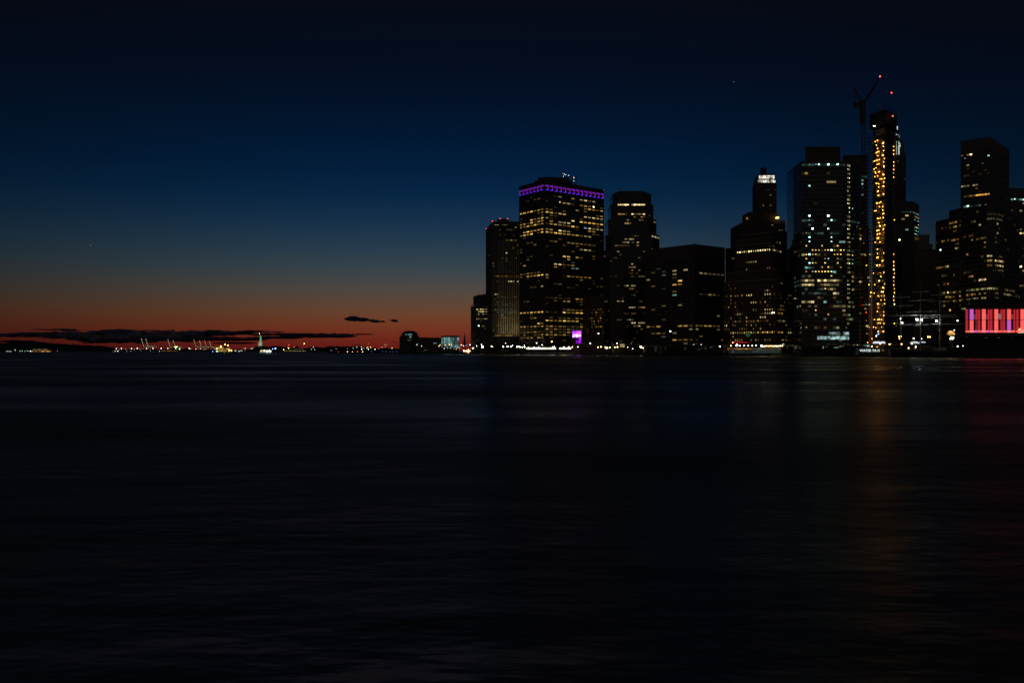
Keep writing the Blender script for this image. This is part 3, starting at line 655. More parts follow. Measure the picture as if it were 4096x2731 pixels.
# --- B6: wedding-cake brick tower
def cake_tower():
    root = thing('stepped_tower', 'brick wedding-cake tower with a bright row of windows near its top', 'tower', (XY(3104, 880).x, 880, GZ))
    Yc = 880
    def tier(xl, xc, xr, ytc, zb, k, fh=3.72):
        pl, pc, pr = cp('F', xl)[0], cp('F', xc)[0], cp('F', xr)[0]
        c = XY(pc, Yc + k); l = XY(pl, Yc + k + 44 * (xc - xl) / 413); r = XY(pr, Yc + k + 37 * (xr - xc) / 134)
        z1 = CH + (HY - (620 + ytc / 1.96)) / F * (Yc + k)
        plan = quadplan(l, c, r); body(root, plan, zb, z1, BRICK)
        fs = [Face(l, c, zb, z1 - 1, 2.7, fh, 1.35, 1.5, .3), Face(c, r, zb, z1 - 1, 3.6, fh, 1.7, 1.5, .3)]
        facade(root, fs, BRICK); roofparts(root, plan, z1, LIME, name='cornice', t=.8, grow=.6)
        return fs, z1
    t1, z = tier(65, 478, 612, 975, GZ, 0)
    t1b, zb = tier(95, 465, 598, 900, z + .8, 3)
    t2, z2 = tier(152, 440, 548, 690, zb + .8, 8)
    t3, z3 = tier(160, 438, 535, 648, z2 + .8, 11)
    t4, z4 = tier(200, 430, 500, 610, z3 + .8, 16)
    top = [(165, 437, 758, 1, 'w', 3), (415, 430, 705, 1, 'y', 2), (450, 515, 732, 1, 'w', 2), (470, 515, 688, .7, 'y', 1), (445, 490, 708, .6, 'y', 1), (235, 330, 838, .8, 'w', 1), (235, 246, 897, 1, 'w', 2), (395, 430, 853, .8, 'y', 1), (400, 440, 883, .9, 'w', 2)]
    low = [(175, 200, 990, 1, 'w', 0), (95, 140, 1028, .9, 'w', 0), (122, 132, 1056, 1, 'w', 1), (362, 432, 1068, .7, 'w', 1), (70, 335, 1118, .7, 'y', 1), (265, 300, 1102, 1, 'w', 2), (380, 435, 1098, 1, 'w', 2), (145, 250, 1172, .5, 'y', 1),
           (270, 440, 1168, .7, 'y', 2), (70, 200, 1207, .6, 'y', 1), (340, 440, 1197, .3, 'y', 0), (145, 180, 1232, .8, 'y', 1), (270, 380, 1228, .5, 'w', 1), (385, 475, 1220, 1, 'y', 2), (385, 475, 1253, 1, 'w', 2), (440, 472, 1250, 1, 'w', 4),
           (70, 330, 1297, .6, 'y', 1), (235, 245, 1290, 1, 'w', 2), (345, 395, 1286, .9, 'w', 2), (70, 100, 1324, 1, 'w', 2), (120, 440, 1320, .6, 'y', 1), (70, 100, 1355, 1, 'y', 0), (180, 300, 1352, .4, 'y', 1), (110, 475, 1382, 1, 'y', 2),
           (110, 440, 1442, .6, 'y', 1), (485, 550, 1215, 1, 'y', 1), (485, 530, 1252, 1, 'y', 2), (485, 552, 1310, 1, 'w', 2), (500, 535, 1003, .7, 'w', 1), (485, 530, 1375, 1, 'y', 2), (570, 612, 1380, .9, 'w', 2), (570, 600, 1105, .5, 'y', 1),
           (580, 610, 1168, .5, 'y', 0), (515, 540, 1190, .6, 'y', 1), (570, 590, 1442, 1, 'y', 0)]
    for rw, tt in ((top, (t2, t3)), (low, (t1,))):
        for t in rw:
            for fs in tt:
                for f in fs:
                    if 0 <= f.s_at(cp('F', (t[0] + t[1]) / 2)[0]) <= f.L: f.row('F', *t)
    for f in t1:
        f.filler(.07)
        for j in range(int(f.nf * .62)):
            for i in range(f.nb):
                if (i, j) not in f.cells and R.random() < .06: f.cells[(i, j)] = ('y', 1)
    light_up(root, t1 + t2 + t3)
    # green roundel on the front
    px, py = cp('E', 1430, 1265); p = P(px, py, 886)
    f = t1[0]; s = f.s_at(px); q = f.a + f.d * s + f.n * .6
    m = MB(); m.bar((q.x, q.y, p.z), (q.x + f.n.x * .2, q.y + f.n.y * .2, p.z), 2.6, 20); m.build('sign', glow('green_sign', (.02, .3, .12), .18), root)
cake_tower()

# --- 70 Pine-like spire behind
def deco_tower():
    Y = 1240
    root = thing('art_deco_tower', 'slender stone tower with a white-lit crown above the stepped brick tower', 'tower', (XY(3068, Y).x, Y, GZ))
    def blk(xa, xb, ya, yb, d, mat=GRANITE, name='wall'):
        a = XY(cp('F', xa)[0], Y + d); b = XY(cp('F', xb)[0], Y + d)
        z1 = CH + (HY - cp('F', 0, ya)[1]) / F * (Y + d); z0 = CH + (HY - cp('F', 0, yb)[1]) / F * (Y + d) if yb else GZ
        w = b.x - a.x; dep = max(6, w * .9)
        o = MB().box(a.x, b.x, a.y, a.y + dep, z0, z1).build(name, mat, root)
        return a, b, z0, z1
    faces = []
    for (xa, xb, ya, yb, d) in ((200, 551, 535, None, 0), (265, 548, 515, 536, 3), (266, 487, 447, 516, 6), (331, 483, 218, 448, 10)):
        a, b, z0, z1 = blk(xa, xb, ya, yb, d)
        f = Face(a, b, z0 + .1, z1 - .8, 3.3, 3.6, 1.6, 1.6, .3); faces.append(f); facade(root, [f], GRANITE)
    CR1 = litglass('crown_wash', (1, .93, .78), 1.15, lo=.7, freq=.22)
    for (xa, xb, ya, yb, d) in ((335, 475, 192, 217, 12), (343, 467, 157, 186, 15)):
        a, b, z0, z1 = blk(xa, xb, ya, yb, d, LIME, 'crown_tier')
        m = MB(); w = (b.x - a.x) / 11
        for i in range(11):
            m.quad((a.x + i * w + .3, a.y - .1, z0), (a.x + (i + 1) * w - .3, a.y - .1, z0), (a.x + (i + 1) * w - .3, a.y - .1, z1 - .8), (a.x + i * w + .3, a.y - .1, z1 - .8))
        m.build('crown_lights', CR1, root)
    blk(339, 471, 186, 192, 13, GRANITE); blk(350, 462, 150, 157, 18, GRANITE); blk(364, 404, 100, 152, 24, STEELB, 'lantern')
    px = cp('F', 376)[0]; MB().bar(P(px, 672, Y + 30), P(px, 664, Y + 30), .8, r2=.2).build('spire', STEELB, root)
    for x, y, w in ((485, 494, 26), (250, 499, 12)):
        px, py = cp('F', x, y); p = P(px, py, Y + 1); wm = w / 1.96 / F * Y
        MB().box(p.x - wm / 2, p.x + wm / 2, Y - 1.2, Y - .4, p.z - 1.4, p.z + 1.2).build('terrace_light', LIT[('y', 3 if x > 300 else 1)], root)
    for t in ((400, 415, 265, 1, 'b', 0), (430, 440, 313, 1, 'y', 1), (460, 470, 273, 1, 'o', 1), (377, 388, 402, 1, 'y', 1), (430, 440, 403, 1, 'y', 1)): faces[3].row('F', *t)
    for t in ((448, 458, 545, 1, 'w', 1), (500, 525, 592, .9, 'o', 1), (285, 300, 665, 1, 'y', 1)): faces[0].row('F', *t)
    light_up(root, faces)
deco_tower()

# --- B7: glass octagon
def glass_octagon():
    Y = 860
    root = thing('glass_tower', 'bulky glass tower with chamfered corners and a pale lit band below its roof', 'tower', (XY(3300, Y).x, Y, GZ))
    z = CH + 755 / F * Y
    A = XY(3174.6, Y + 27); B_ = XY(3206.5, Y); C = XY(3382, Y); D = XY(3437, Y + 16); E_ = XY(3446, Y + 40)
    plan = [A, B_, C, D, E_, E_ + Vector((0, 20)), A + Vector((4, 34))]
    body(root, plan, GZ, z, GLASSY)
    kw = (3.0, 4.16, .12, 1.35, .18)
    fs = [Face(A, B_, GZ + 2, z - .5, *kw), Face(B_, C, GZ + 2, z - .5, *kw), Face(C, D, GZ + 2, z - .5, *kw)]
    facade(root, fs, BLUEGREY); roofparts(root, plan, z, BLUEGREY, t=.9, grow=.3)
    zp = CH + (HY - 589) / F * (Y + 12)
    p2 = [XY(3221, Y + 10), XY(3359, Y + 10), XY(3362, Y + 40), XY(3224, Y + 40)]
    MB().prism(p2, z + .9, zp).build('penthouse', STEELB, root)
    m = MB()
    for px, w, h in ((3258, 8, 3), (3288, 9, 5), (3305, 9, 5), (3225, 4, 2)):
        p = XY(px, Y + 20); m.box(p.x, p.x + w * Y / F, Y + 18, Y + 24, zp, zp + h * Y / F * 1.4)
    m.build('roof_plant', STEELB, root)
    rows = [(110, 440, 185, 1, 'c', 0), (110, 440, 203, 1, 'c', 0), (440, 545, 190, 1, 'c', 0), (440, 545, 208, 1, 'c', 0), (228, 240, 190, 1, 'c', 4), (306, 318, 203, 1, 'c', 4), (386, 398, 203, 1, 'c', 4), (480, 492, 208, 1, 'c', 5), (211, 222, 203, 1, 'c', 5),
            (110, 165, 248, .8, 'y', 1), (295, 330, 240, .7, 'y', 0), (300, 372, 315, 1, 'w', 2), (155, 168, 345, 1, 'c', 4), (217, 225, 480, 1, 'w', 1), (165, 175, 572, 1, 'c', 4), (315, 328, 572, 1, 'c', 4), (443, 456, 572, 1, 'c', 4), (110, 210, 605, 1, 'c', 0),
            (168, 180, 603, 1, 'c', 5), (322, 335, 604, 1, 'c', 4), (300, 390, 604, .7, 'c', 0), (182, 195, 668, 1, 'c', 4), (313, 325, 668, 1, 'c', 4), (162, 175, 733, 1, 'c', 4), (328, 340, 733, 1, 'c', 5), (290, 380, 768, .5, 'w', 1), (400, 440, 765, 1, 'c', 1),
            (160, 420, 798, .4, 'y', 5), (162, 174, 796, 1, 'c', 5), (329, 340, 796, 1, 'c', 5), (135, 440, 832, .5, 'y', 5), (330, 340, 830, 1, 'c', 4), (165, 440, 865, .4, 'y', 5), (165, 175, 862, 1, 'c', 4), (305, 330, 895, 1, 'c', 5), (125, 410, 897, .4, 'y', 5),
            (165, 440, 930, .4, 'y', 5), (165, 180, 928, 1, 'c', 4), (140, 190, 965, .8, 'c', 1), (240, 410, 963, .5, 'y', 5), (180, 195, 993, 1, 'c', 5), (335, 345, 993, 1, 'c', 5), (125, 430, 1022, .3, 'y', 5), (320, 360, 1025, 1, 'c', 1), (120, 195, 1063, 1, 'w', 2),
            (225, 290, 1060, 1, 'w', 2), (310, 390, 1060, 1, 'w', 2), (115, 210, 1095, 1, 'w', 2), (225, 400, 1096, .85, 'w', 1), (225, 285, 1128, 1, 'c', 0), (310, 370, 1126, .7, 'w', 1), (150, 300, 1160, .6, 'c', 0), (345, 395, 1160, 1, 'w', 2), (120, 192, 1225, 1, 'w', 2),
            (220, 345, 1220, .4, 'w', 0), (155, 440, 1260, .4, 'w', 1), (340, 440, 1258, .8, 'w', 1), (120, 215, 1288, .5, 'w', 0), (415, 438, 1292, 1, 'w', 1), (315, 370, 1358, .5, 'c', 0), (220, 330, 1420, .4, 'o', 0), (160, 430, 640, .25, 'c', 0), (160, 430, 700, .2, 'c', 0)]
    for t in rows: fs[1].row('G', *t)
    for t in ((50, 106, 1085, .7, 'c', 0), (50, 106, 1115, .6, 'c', 0), (96, 107, 1392, 1, 'w', 1), (60, 107, 800, .2, 'c', 0), (60, 107, 900, .3, 'y', 0)): fs[0].row('G', *t)
    for t in ((440, 550, 607, .9, 'c', 0), (485, 500, 537, 1, 'c', 5), (495, 545, 770, 1, 'c', 1), (490, 505, 862, 1, 'c', 1), (490, 503, 930, 1, 'c', 5), (490, 503, 962, 1, 'c', 5), (495, 545, 1000, .9, 'y', 0), (495, 545, 1028, .9, 'y', 0), (495, 550, 1053, 1, 'y', 1),
              (493, 550, 1095, 1, 'w', 2), (493, 545, 1160, 1, 'w', 2), (490, 545, 1228, .6, 'w', 0), (495, 530, 1285, 1, 'w', 1)): fs[2].row('G', *t)
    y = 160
    while y < 1430:                                 # work lights' reflection down the right face, put in as glowing panes
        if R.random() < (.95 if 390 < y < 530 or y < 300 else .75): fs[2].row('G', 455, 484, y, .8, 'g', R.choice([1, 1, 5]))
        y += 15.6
    for f in fs:                                    # many dim teal and amber rooms on the lower two thirds
        for j in range(int(f.nf * .70)):
            pr = R.choice([.02, .06, .16, .34])
            for i in range(f.nb):
                if (i, j) not in f.cells and R.random() < pr * (.45 if f is fs[0] else 1): f.cells[(i, j)] = R.choice([('c', 0), ('c', 0), ('c', 0), ('c', 1), ('g', 1), ('g', 0), ('y', 5), ('y', 0)])
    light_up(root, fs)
    # lit lobby at street level
    LOB = litglass('lobby_light', (.6, .95, .9), .34, lo=.3, freq=.35)
    for (xa, xb, ya, yb) in ((230, 305, 1500, 1525), (312, 400, 1500, 1525), (405, 470, 1500, 1525), (318, 402, 1468, 1490), (430, 470, 1468, 1490)):
        p = P(*cp('G', xa, yb), Y - 1); q = P(*cp('G', xb, ya), Y - 1)
        MB().box(p.x, q.x, Y - 1, Y - .3, p.z, q.z).build('lobby_window', LOB, root)
glass_octagon()

# --- dark blocks behind octagon
rt, fs, z = plain_tower('office_tower', 'dark tower half hidden between the glass octagon and the crane', 'tower', [(3372, 6), (3392, 0), (3470, 0)], 624, 'H',
                        [(130, 205, 1087, .8, 'c', 1), (145, 165, 1125, 1, 'c', 2), (145, 165, 1157, 1, 'c', 2), (150, 165, 1192, 1, 'c', 1), (150, 165, 1258, 1, 'c', 1), (92, 104, 1147, 1, 'c', 2), (205, 250, 1155, .9, 'w', 1), (210, 250, 1222, .9, 'c', 2), (205, 245, 1258, .9, 'c', 2), (145, 190, 1455, .7, 'c', 0)],
                        STONE, 980)
light_up(rt, fs)

# --- B8: tower under construction
def building_site():
    Y = 820
    root = thing('construction_tower', 'unfinished concrete tower with open floors lit by amber work lights', 'tower', (XY(3539, Y).x, Y, GZ))
    fh = 3.68
    L_ = XY(3486, Y + 16); C = XY(3541, Y); Rr = XY(3580, Y + 22); Bk = L_ + Rr - C
    def sh(p, c, k): return c + (p - c) * k
    cen = (L_ + C + Rr + Bk) / 4
    ztop = CH + (HY - 521) / F * Y; nf = int((ztop - GZ) / fh)
    core = [sh(p, cen, .62) for p in (L_, C, Rr, Bk)]
    CORE = surf('raw_concrete', (.5, .42, .32), scale=.4)
    MB().prism(core, GZ, ztop + 8).build('core_wall', CORE, root)
    m = MB()                                         # netted dark right-hand face
    a = C + (Rr - C) * .04; b = C + (Rr - C) * .74
    n = Vector(((Rr - C).y, -(Rr - C).x)).normalized()
    m.prism([a + n * .3, b + n * .3, b - n * 1., a - n * 1.], GZ, ztop + 2); m.build('screen_wall', NET, root)
    BUL = glow('work_bulb', (1, .40, .05), 10); BUL2 = glow('work_bulb_white', (1, .62, .22), 11); BUL3 = glow('work_bulb_dim', (1, .40, .05), 5)
    floors = []; bulbs = []
    def py_of(z): return HY - (z - CH) / Y * F
    for k in range(1, nf + 1):
        z = GZ + k * fh
        m = MB(); m.prism([L_, C, Rr, Bk], z - .28, z); sl = m.build('floor_slab', CONC, root)
        c = MB()
        for t in (.06, .36, .68, .96):
            q = sh(L_ + (C - L_) * t, cen, .96); c.box(q.x - .35, q.x + .35, q.y - .35, q.y + .35, z - fh, z - .3)
        for t in (.8, .96):
            q = sh(C + (Rr - C) * t, cen, .97); c.box(q.x - .35, q.x + .35, q.y - .35, q.y + .35, z - fh, z - .3)
        c.build('columns', CONC, sl)
        py = py_of(z)
        # how thickly this floor is lit in the photograph
        if py < 545: d = 0
        elif py < 782: d = .85
        elif py < 798: d = 0
        elif py < 880: d = .62
        elif py < 950: d = .8
        elif py < 978: d = .12
        elif py < 1052: d = .55
        elif py < 1075: d = .05
        elif py < 1135: d = .5
        elif py < 1215: d = .75
        elif py < 1330: d = .55
        else: d = .2
        for _ in range(6):
            if R.random() < d * .72:
                t = R.triangular(.08, .95, .48) if R.random() < .8 else R.uniform(.84, .97)
                q = sh(L_ + (C - L_) * t, cen, R.choice([.985, .985, .86])); bulbs.append((q, z - .7 - R.uniform(0, .9)))
        if py > 1040 and R.random() < .35:
            q = sh(L_, cen, R.uniform(.97, 1.03)); bulbs.append((q + Vector((R.uniform(-5, 2), 0)), z - .8))
        rd = .8 if 540 < py < 700 else (.9 if 1000 < py < 1220 else .08)
        if R.random() < rd:
            q = sh(C + (Rr - C) * R.choice([.8, .86, .86, .94]), cen, 1.0); bulbs.append((q, z - .75))
    for q, z in bulbs[:100]: lamp_part(root, (q.x, q.y, z), R.uniform(.3, .5), R.choice([BUL, BUL, BUL2, BUL3]), 'work_light')
    m = MB()
    for q, z in bulbs[100:]: m.ball((q.x, q.y, z), .38, k=6, m=4)
    o = m.build('more_work_lights', BUL, root); o['kind'] = 'stuff'
    # formwork crown
    zc0 = CH + (HY - 499) / F * Y; zc1 = CH + (HY - 440) / F * Y
    cr = [sh(p, cen, 1.16) for p in (L_, C, Rr, Bk)]
    MB().prism(cr, zc0, zc1).build('formwork', NET, root)
    m = MB()
    for i in range(4):
        a, b = cr[i], cr[(i + 1) % 4]
        for t in range(6):
            q = a + (b - a) * t / 5; m.bar((q.x, q.y, zc1), (q.x, q.y, zc1 + 3), .15)
        m.bar((a.x, a.y, zc1 + 3), (b.x, b.y, zc1 + 3), .15)
    m.build('guard_rail', STEELB, root)
    m = MB(); q = cr[2]; p0 = P(3566, 452, Y + 8); m.bar(p0, P(3566, 374, Y + 8), .28, r2=.12); m.build('mast', STEELB, root)
    lamp_part(root, P(3566, 372, Y + 8), .55, LAMPR); lamp_part(root, P(3571, 465, Y + 3), .6, LAMPR)
    for px, py in ((3494, 505), (3499, 505)): lamp_part(root, P(px, py, Y - 1), .4, LAMPW, 'work_light')
    # outrigger platforms to the hoist on the left
    m = MB()
    for k in range(nf - 45, nf + 1):
        z = GZ + k * fh; a = XY(3464, Y + 18); m.prism([a, L_ + (C - L_) * .12, L_ + (C - L_) * .12 + Vector((0, 3)), a + Vector((0, 3))], z - .25, z)
    m.bar((XY(3475, Y + 17).x, Y + 17, GZ), (XY(3475, Y + 17).x, Y + 17, ztop), .35)
    m.build('scaffold', STEELB, root)
    return nf, fh
building_site()

def lower_wing():
    Y = 850
    root = thing('construction_block', 'lower unfinished concrete frame standing left of the amber-lit tower', 'building', (XY(3436, Y).x, Y, GZ))
    zt = CH + (HY - 906) / F * Y; nf = int((zt - GZ) / 3.9)
    A = XY(3440, Y); B_ = XY(3484, Y)
    MB().box(A.x + 2, B_.x - 1, Y + 4, Y + 20, GZ, zt).build('core_wall', NET, root)
    rows = {3: 'y', 5: 'w', 8: 'y', 14: 'y', 15: 'w', 22: 'y', 6: 'c'}
    for k in range(1, nf + 1):
        z = GZ + k * 3.9
        sl = MB().box(A.x, B_.x, Y, Y + 20, z - .6, z).build('floor_slab', CONC, root)
        m = MB()
        for t in (.05, .5, .95): x = A.x + (B_.x - A.x) * t; m.box(x - .3, x + .3, Y + .3, Y + .9, z - 3.9, z - .61)
        m.build('columns', CONC, sl)
    for (x, y, k, r) in ((112, 152, 'y', .4), (120, 225, 'y', .6), (117, 262, 'w', .6), (148, 310, 'w', .4), (135, 434, 'w', .7), (150, 434, 'w', .7), (167, 438, 'y', .5), (220, 432, 'y', .5), (205, 688, 'y', .6), (217, 727, 'w', .6), (108, 733, 'w', .5), (125, 735, 'w', .5),
                         (135, 688, 'y', .3), (130, 906, 'y', .3), (172, 985, 'c', .5), (210, 985, 'w', .5), (170, 1030, 'w', .4), (190, 1220, 'w', .7), (205, 1233, 'y', .6), (115, 1080, 'g', .4), (188, 1303, 'w', .5), (180, 1160, 'w', .3)):
        px, py = cp('I', x, y); p = P(px, py, Y - .5); o = MB().box(p.x - r * 1.6, p.x + r * 1.6, Y - .7, Y - .3, p.z - r, p.z + r).build('work_light', LIT[(k, 2)], root)
    for (x, y) in ((140, 987), (178, 1070)): lamp_part(root, P(*cp('I', x, y), Y - 1), .35, LAMPR)
lower_wing()

def tower_crane():
    Y = 835
    root = thing('tower_crane', 'luffing tower crane with a red tip light beside the unfinished tower', 'crane', (XY(3457, Y).x, Y, GZ))
    def H(x, y, d=0): return P(*cp('H', x, y), Y + d)
    m = MB(); xl, xr = XY(3451, Y).x, XY(3463, Y).x; zt = H(180, 395).z
    for x in (xl, xr):
        for d in (0, 3): m.bar((x, Y + d, GZ), (x, Y + d, zt), .22)
    z = GZ; q = 0
    while z < zt - 3:
        for d in (0, 3):
            a, b = ((xl, xr) if q % 2 else (xr, xl)); m.bar((a, Y + d, z), (b, Y + d, z + 3), .12)
        m.bar((xl, Y, z), (xl, Y + 3, z + 3), .1); z += 3; q += 1
    m.build('mast', CRANEP, root)
    m = MB(); m.box(XY(3444.5, Y).x, XY(3464, Y).x, Y - .4, Y + 3.4, H(180, 560).z, H(180, 400).z); m.build('climbing_frame', STEELB, root)
    m = MB(); m.box(H(90, 0).x, H(200, 0).x, Y, Y + 3, H(0, 380).z, H(0, 366).z); m.build('slew_deck', STEELB, root)
    m = MB(); m.box(H(90, 0).x, H(135, 0).x, Y - .2, Y + 3.2, H(0, 409).z, H(0, 380).z); m.build('counterweight', STEELB, root)
    m = MB(); m.box(H(150, 0).x, H(198, 0).x, Y - .5, Y + 3.4, H(0, 400).z, H(0, 350).z); m.build('cab', STEELB, root)
    m = MB(); a0 = H(196, 372); a1 = H(345, 118); up = (a1 - a0).normalized().cross(Vector((0, 1, 0))) * 2.6
    if up.z < 0: up = -up
    k = 12
    for d in (0, 2.2): m.bar(a0 + Vector((0, d, 0)), a1 + Vector((0, d, 0)), .28)
    m.bar(a0 + up * .6 + Vector((0, 1.1, 0)), a1 + Vector((0, 1.1, 0)), .28)
    for i in range(k):
        p = a0 + (a1 - a0) * i / k; q = a0 + (a1 - a0) * (i + .5) / k + up * .6 * (1 - i / k) + Vector((0, 1.1, 0)); r = a0 + (a1 - a0) * (i + 1) / k
        m.bar(p, q, .14); m.bar(q, r + Vector((0, 2.2, 0)), .14)
    m.bar(a1, H(372, 105), .3)
    m.build('jib', CRANEP, root)
    m = MB(); m.bar(H(160, 352), H(95, 232), .5); m.bar(H(95, 232), H(95, 372), .3); m.bar(H(190, 360), H(160, 346), .4); m.build('apex_frame', CRANEP, root)
    m = MB(); m.bar(H(95, 232), H(290, 190), .12); m.bar(H(240, 200), H(250, 196), .35); m.bar(H(290, 190), H(335, 128), .12); m.bar(H(372, 105), H(380, 218), .07); m.build('cables', STEELB, root)
    lamp_part(root, H(343, 114, -1), .65, LAMPR)
tower_crane()

# --- B9 tall dark tower with stepped shoulder behind site
def shoulder_tower():
    Y = 1180
    root = thing('office_tower', 'tall dark tower with a stepped pale-lit shoulder right of the unfinished tower', 'tower', (XY(3590, Y).x, Y, GZ))
    faces = []; prev = None
    for (xr, yt, yb, d) in ((515, 590, 652, 24), (527, 655, 692, 20), (541, 690, 742, 16), (568, 738, 800, 12), (583, 790, 872, 6), (597, 868, None, 0)):
        a = XY(3540, Y + d); b = XY(cp('H', xr)[0], Y + d); z1 = CH + (HY - cp('H', 0, yt)[1]) / F * (Y + d); z0 = CH + (HY - cp('H', 0, yb + 6)[1]) / F * (Y + d) if yb else GZ
        MB().box(a.x, b.x, Y + d, Y + d + 40, z0, z1).build('wall', GLASS, root)
        f = Face(a, b, z0, z1 - .5, 3.2, 4, 1.2, .9, .3); faces.append(f); facade(root, [f], STONE)
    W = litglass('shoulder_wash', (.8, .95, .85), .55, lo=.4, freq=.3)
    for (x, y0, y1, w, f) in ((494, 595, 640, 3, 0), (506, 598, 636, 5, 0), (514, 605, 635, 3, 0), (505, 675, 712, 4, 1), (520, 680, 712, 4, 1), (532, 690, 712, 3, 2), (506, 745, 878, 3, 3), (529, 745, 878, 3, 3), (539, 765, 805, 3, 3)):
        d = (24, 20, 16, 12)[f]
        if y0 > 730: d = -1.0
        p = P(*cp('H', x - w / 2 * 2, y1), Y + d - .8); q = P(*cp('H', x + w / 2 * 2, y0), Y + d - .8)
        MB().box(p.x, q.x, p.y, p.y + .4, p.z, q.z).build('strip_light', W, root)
    faces[-1].row('H', 500, 515, 945, 1, 'y', 0); faces[-1].row('H', 575, 590, 1105, 1, 'w', 0)
    light_up(root, faces)
shoulder_tower()

rt, fs, z = plain_tower('office_tower', 'dark box tower with white-speckled right edge and a thin lit line below its roof', 'tower', [(3560, 0), (3650, 0), (3675, 22)], 809, 'H',
                        [(505, 660, 1455, .8, 'c', 0), (540, 575, 1495, 1, 'y', 2), (600, 630, 1490, 1, 'y', 2), (665, 720, 1440, 1, 'c', 1)], STONE, 1000)
for y in range(0, 270, 24): [f.row('I', 705, 755, y, .75, R.choice('cw'), R.choice([1, 5])) for f in fs[1:]]
fs[0].row('I', 605, 645, 145, 1, 'c', 2); fs[0].row('I', 535, 555, 290, 1, 'w', 4); fs[0].row('I', 525, 580, 240, .9, 'w', 2)
light_up(rt, fs)

def old_stepped():
    Y = 940
    root = thing('stepped_tower', 'unlit old stone tower with a stepped right shoulder behind the sailing ship', 'tower', (XY(3700, Y).x, Y, GZ))
    for (x0, x1, yt, yb, d) in ((758, 872, 225, 345, 8), (735, 905, 330, 400, 4), (712, 942, 388, None, 0)):
        a = XY(cp('I', x0)[0], Y + d); b = XY(cp('I', x1)[0], Y + d); z1 = CH + (HY - cp('I', 0, yt)[1]) / F * (Y + d); z0 = CH + (HY - cp('I', 0, yb)[1]) / F * (Y + d) if yb else GZ
        MB().box(a.x, b.x, Y + d, Y + d + 30, z0, z1).build('wall', LIME, root)
        f = Face(a, b, z0, z1, 4, 3.9, 2.0, 2.0, .3); facade(root, [f], LIME)
        MB().box(a.x - .4, b.x + .4, Y + d - .9, Y + d + 30.4, z1, z1 + .8).build('cornice', LIME, root)
    p = P(*cp('I', 752, 262), Y - 1); q = P(*cp('I', 790, 232), Y - 1); MB().box(p.x, q.x, Y + 6.5, Y + 7.4, p.z, q.z).build('window', LIT[('y', 0)], root)
old_stepped()

# --- B12 tall box tower on the right
def box_tower():
    Yc = 1000; zt = CH + 852 / F * Yc
    c = XY(3960.6, Yc); l = XY(3842.6, Yc * 852 / 835); r = XY(4035, Yc * 852 / 803)
    root = thing('office_tower', 'tall plain box tower on the right with an amber-lit floor across it', 'tower', (c.x, c.y, GZ))
    plan = quadplan(l, c, r); body(root, plan, GZ, zt)
    fl = Face(l, c, GZ, zt - 14, 3.0, 4.0, .5, 1.5, .35); fr = Face(c, r, GZ, zt - 14, 3.4, 4.0, 1.3, 1.4, .5)
    facade(root, [fl], BLUEGREY); facade(root, [fr], BLUEGREY)
    m = MB()
    for f in (fl, fr): m.prism([f.a + f.n * .5, f.b + f.n * .5, f.b, f.a], zt - 13.2, zt + .6)
    m.build('plant_storey', STONE, root); roofparts(root, plan, zt + .61, DARKROOF, t=.5, grow=.2)
    for t in ((268, 330, 207, .6, 'o', 1), (330, 365, 208, 1, 'w', 3), (285, 298, 247, 1, 'c', 5), (450, 510, 222, .6, 'c', 2), (450, 510, 212, .3, 'c', 2), (450, 465, 287, 1, 'w', 1), (305, 340, 297, 1, 'g', 1), (305, 340, 320, .8, 'g', 0), (365, 390, 350, 1, 'w', 0), (290, 345, 400, .8, 'y', 0), (415, 470, 390, .5, 'y', 0),
              (270, 335, 483, 1, 'w', 1), (350, 400, 475, 1, 'w', 2), (390, 405, 500, 1, 'y', 1), (410, 435, 522, 1, 'y', 0), (275, 512, 565, .95, 'o', 2), (285, 370, 640, .95, 'c', 1), (305, 325, 640, 1, 'c', 4), (470, 490, 627, 1, 'w', 1), (370, 435, 652, .6, 'c', 0), (310, 325, 663, 1, 'c', 1)): fl.row('J', *t)
    for t in ((620, 665, 575, .7, 'o', 0), (640, 650, 270, 1, 'o', 0), (525, 540, 395, 1, 'y', 0), (610, 622, 413, 1, 'o', 0)): fr.row('J', *t)
    fl.filler(.015); light_up(root, [fl, fr])
box_tower()

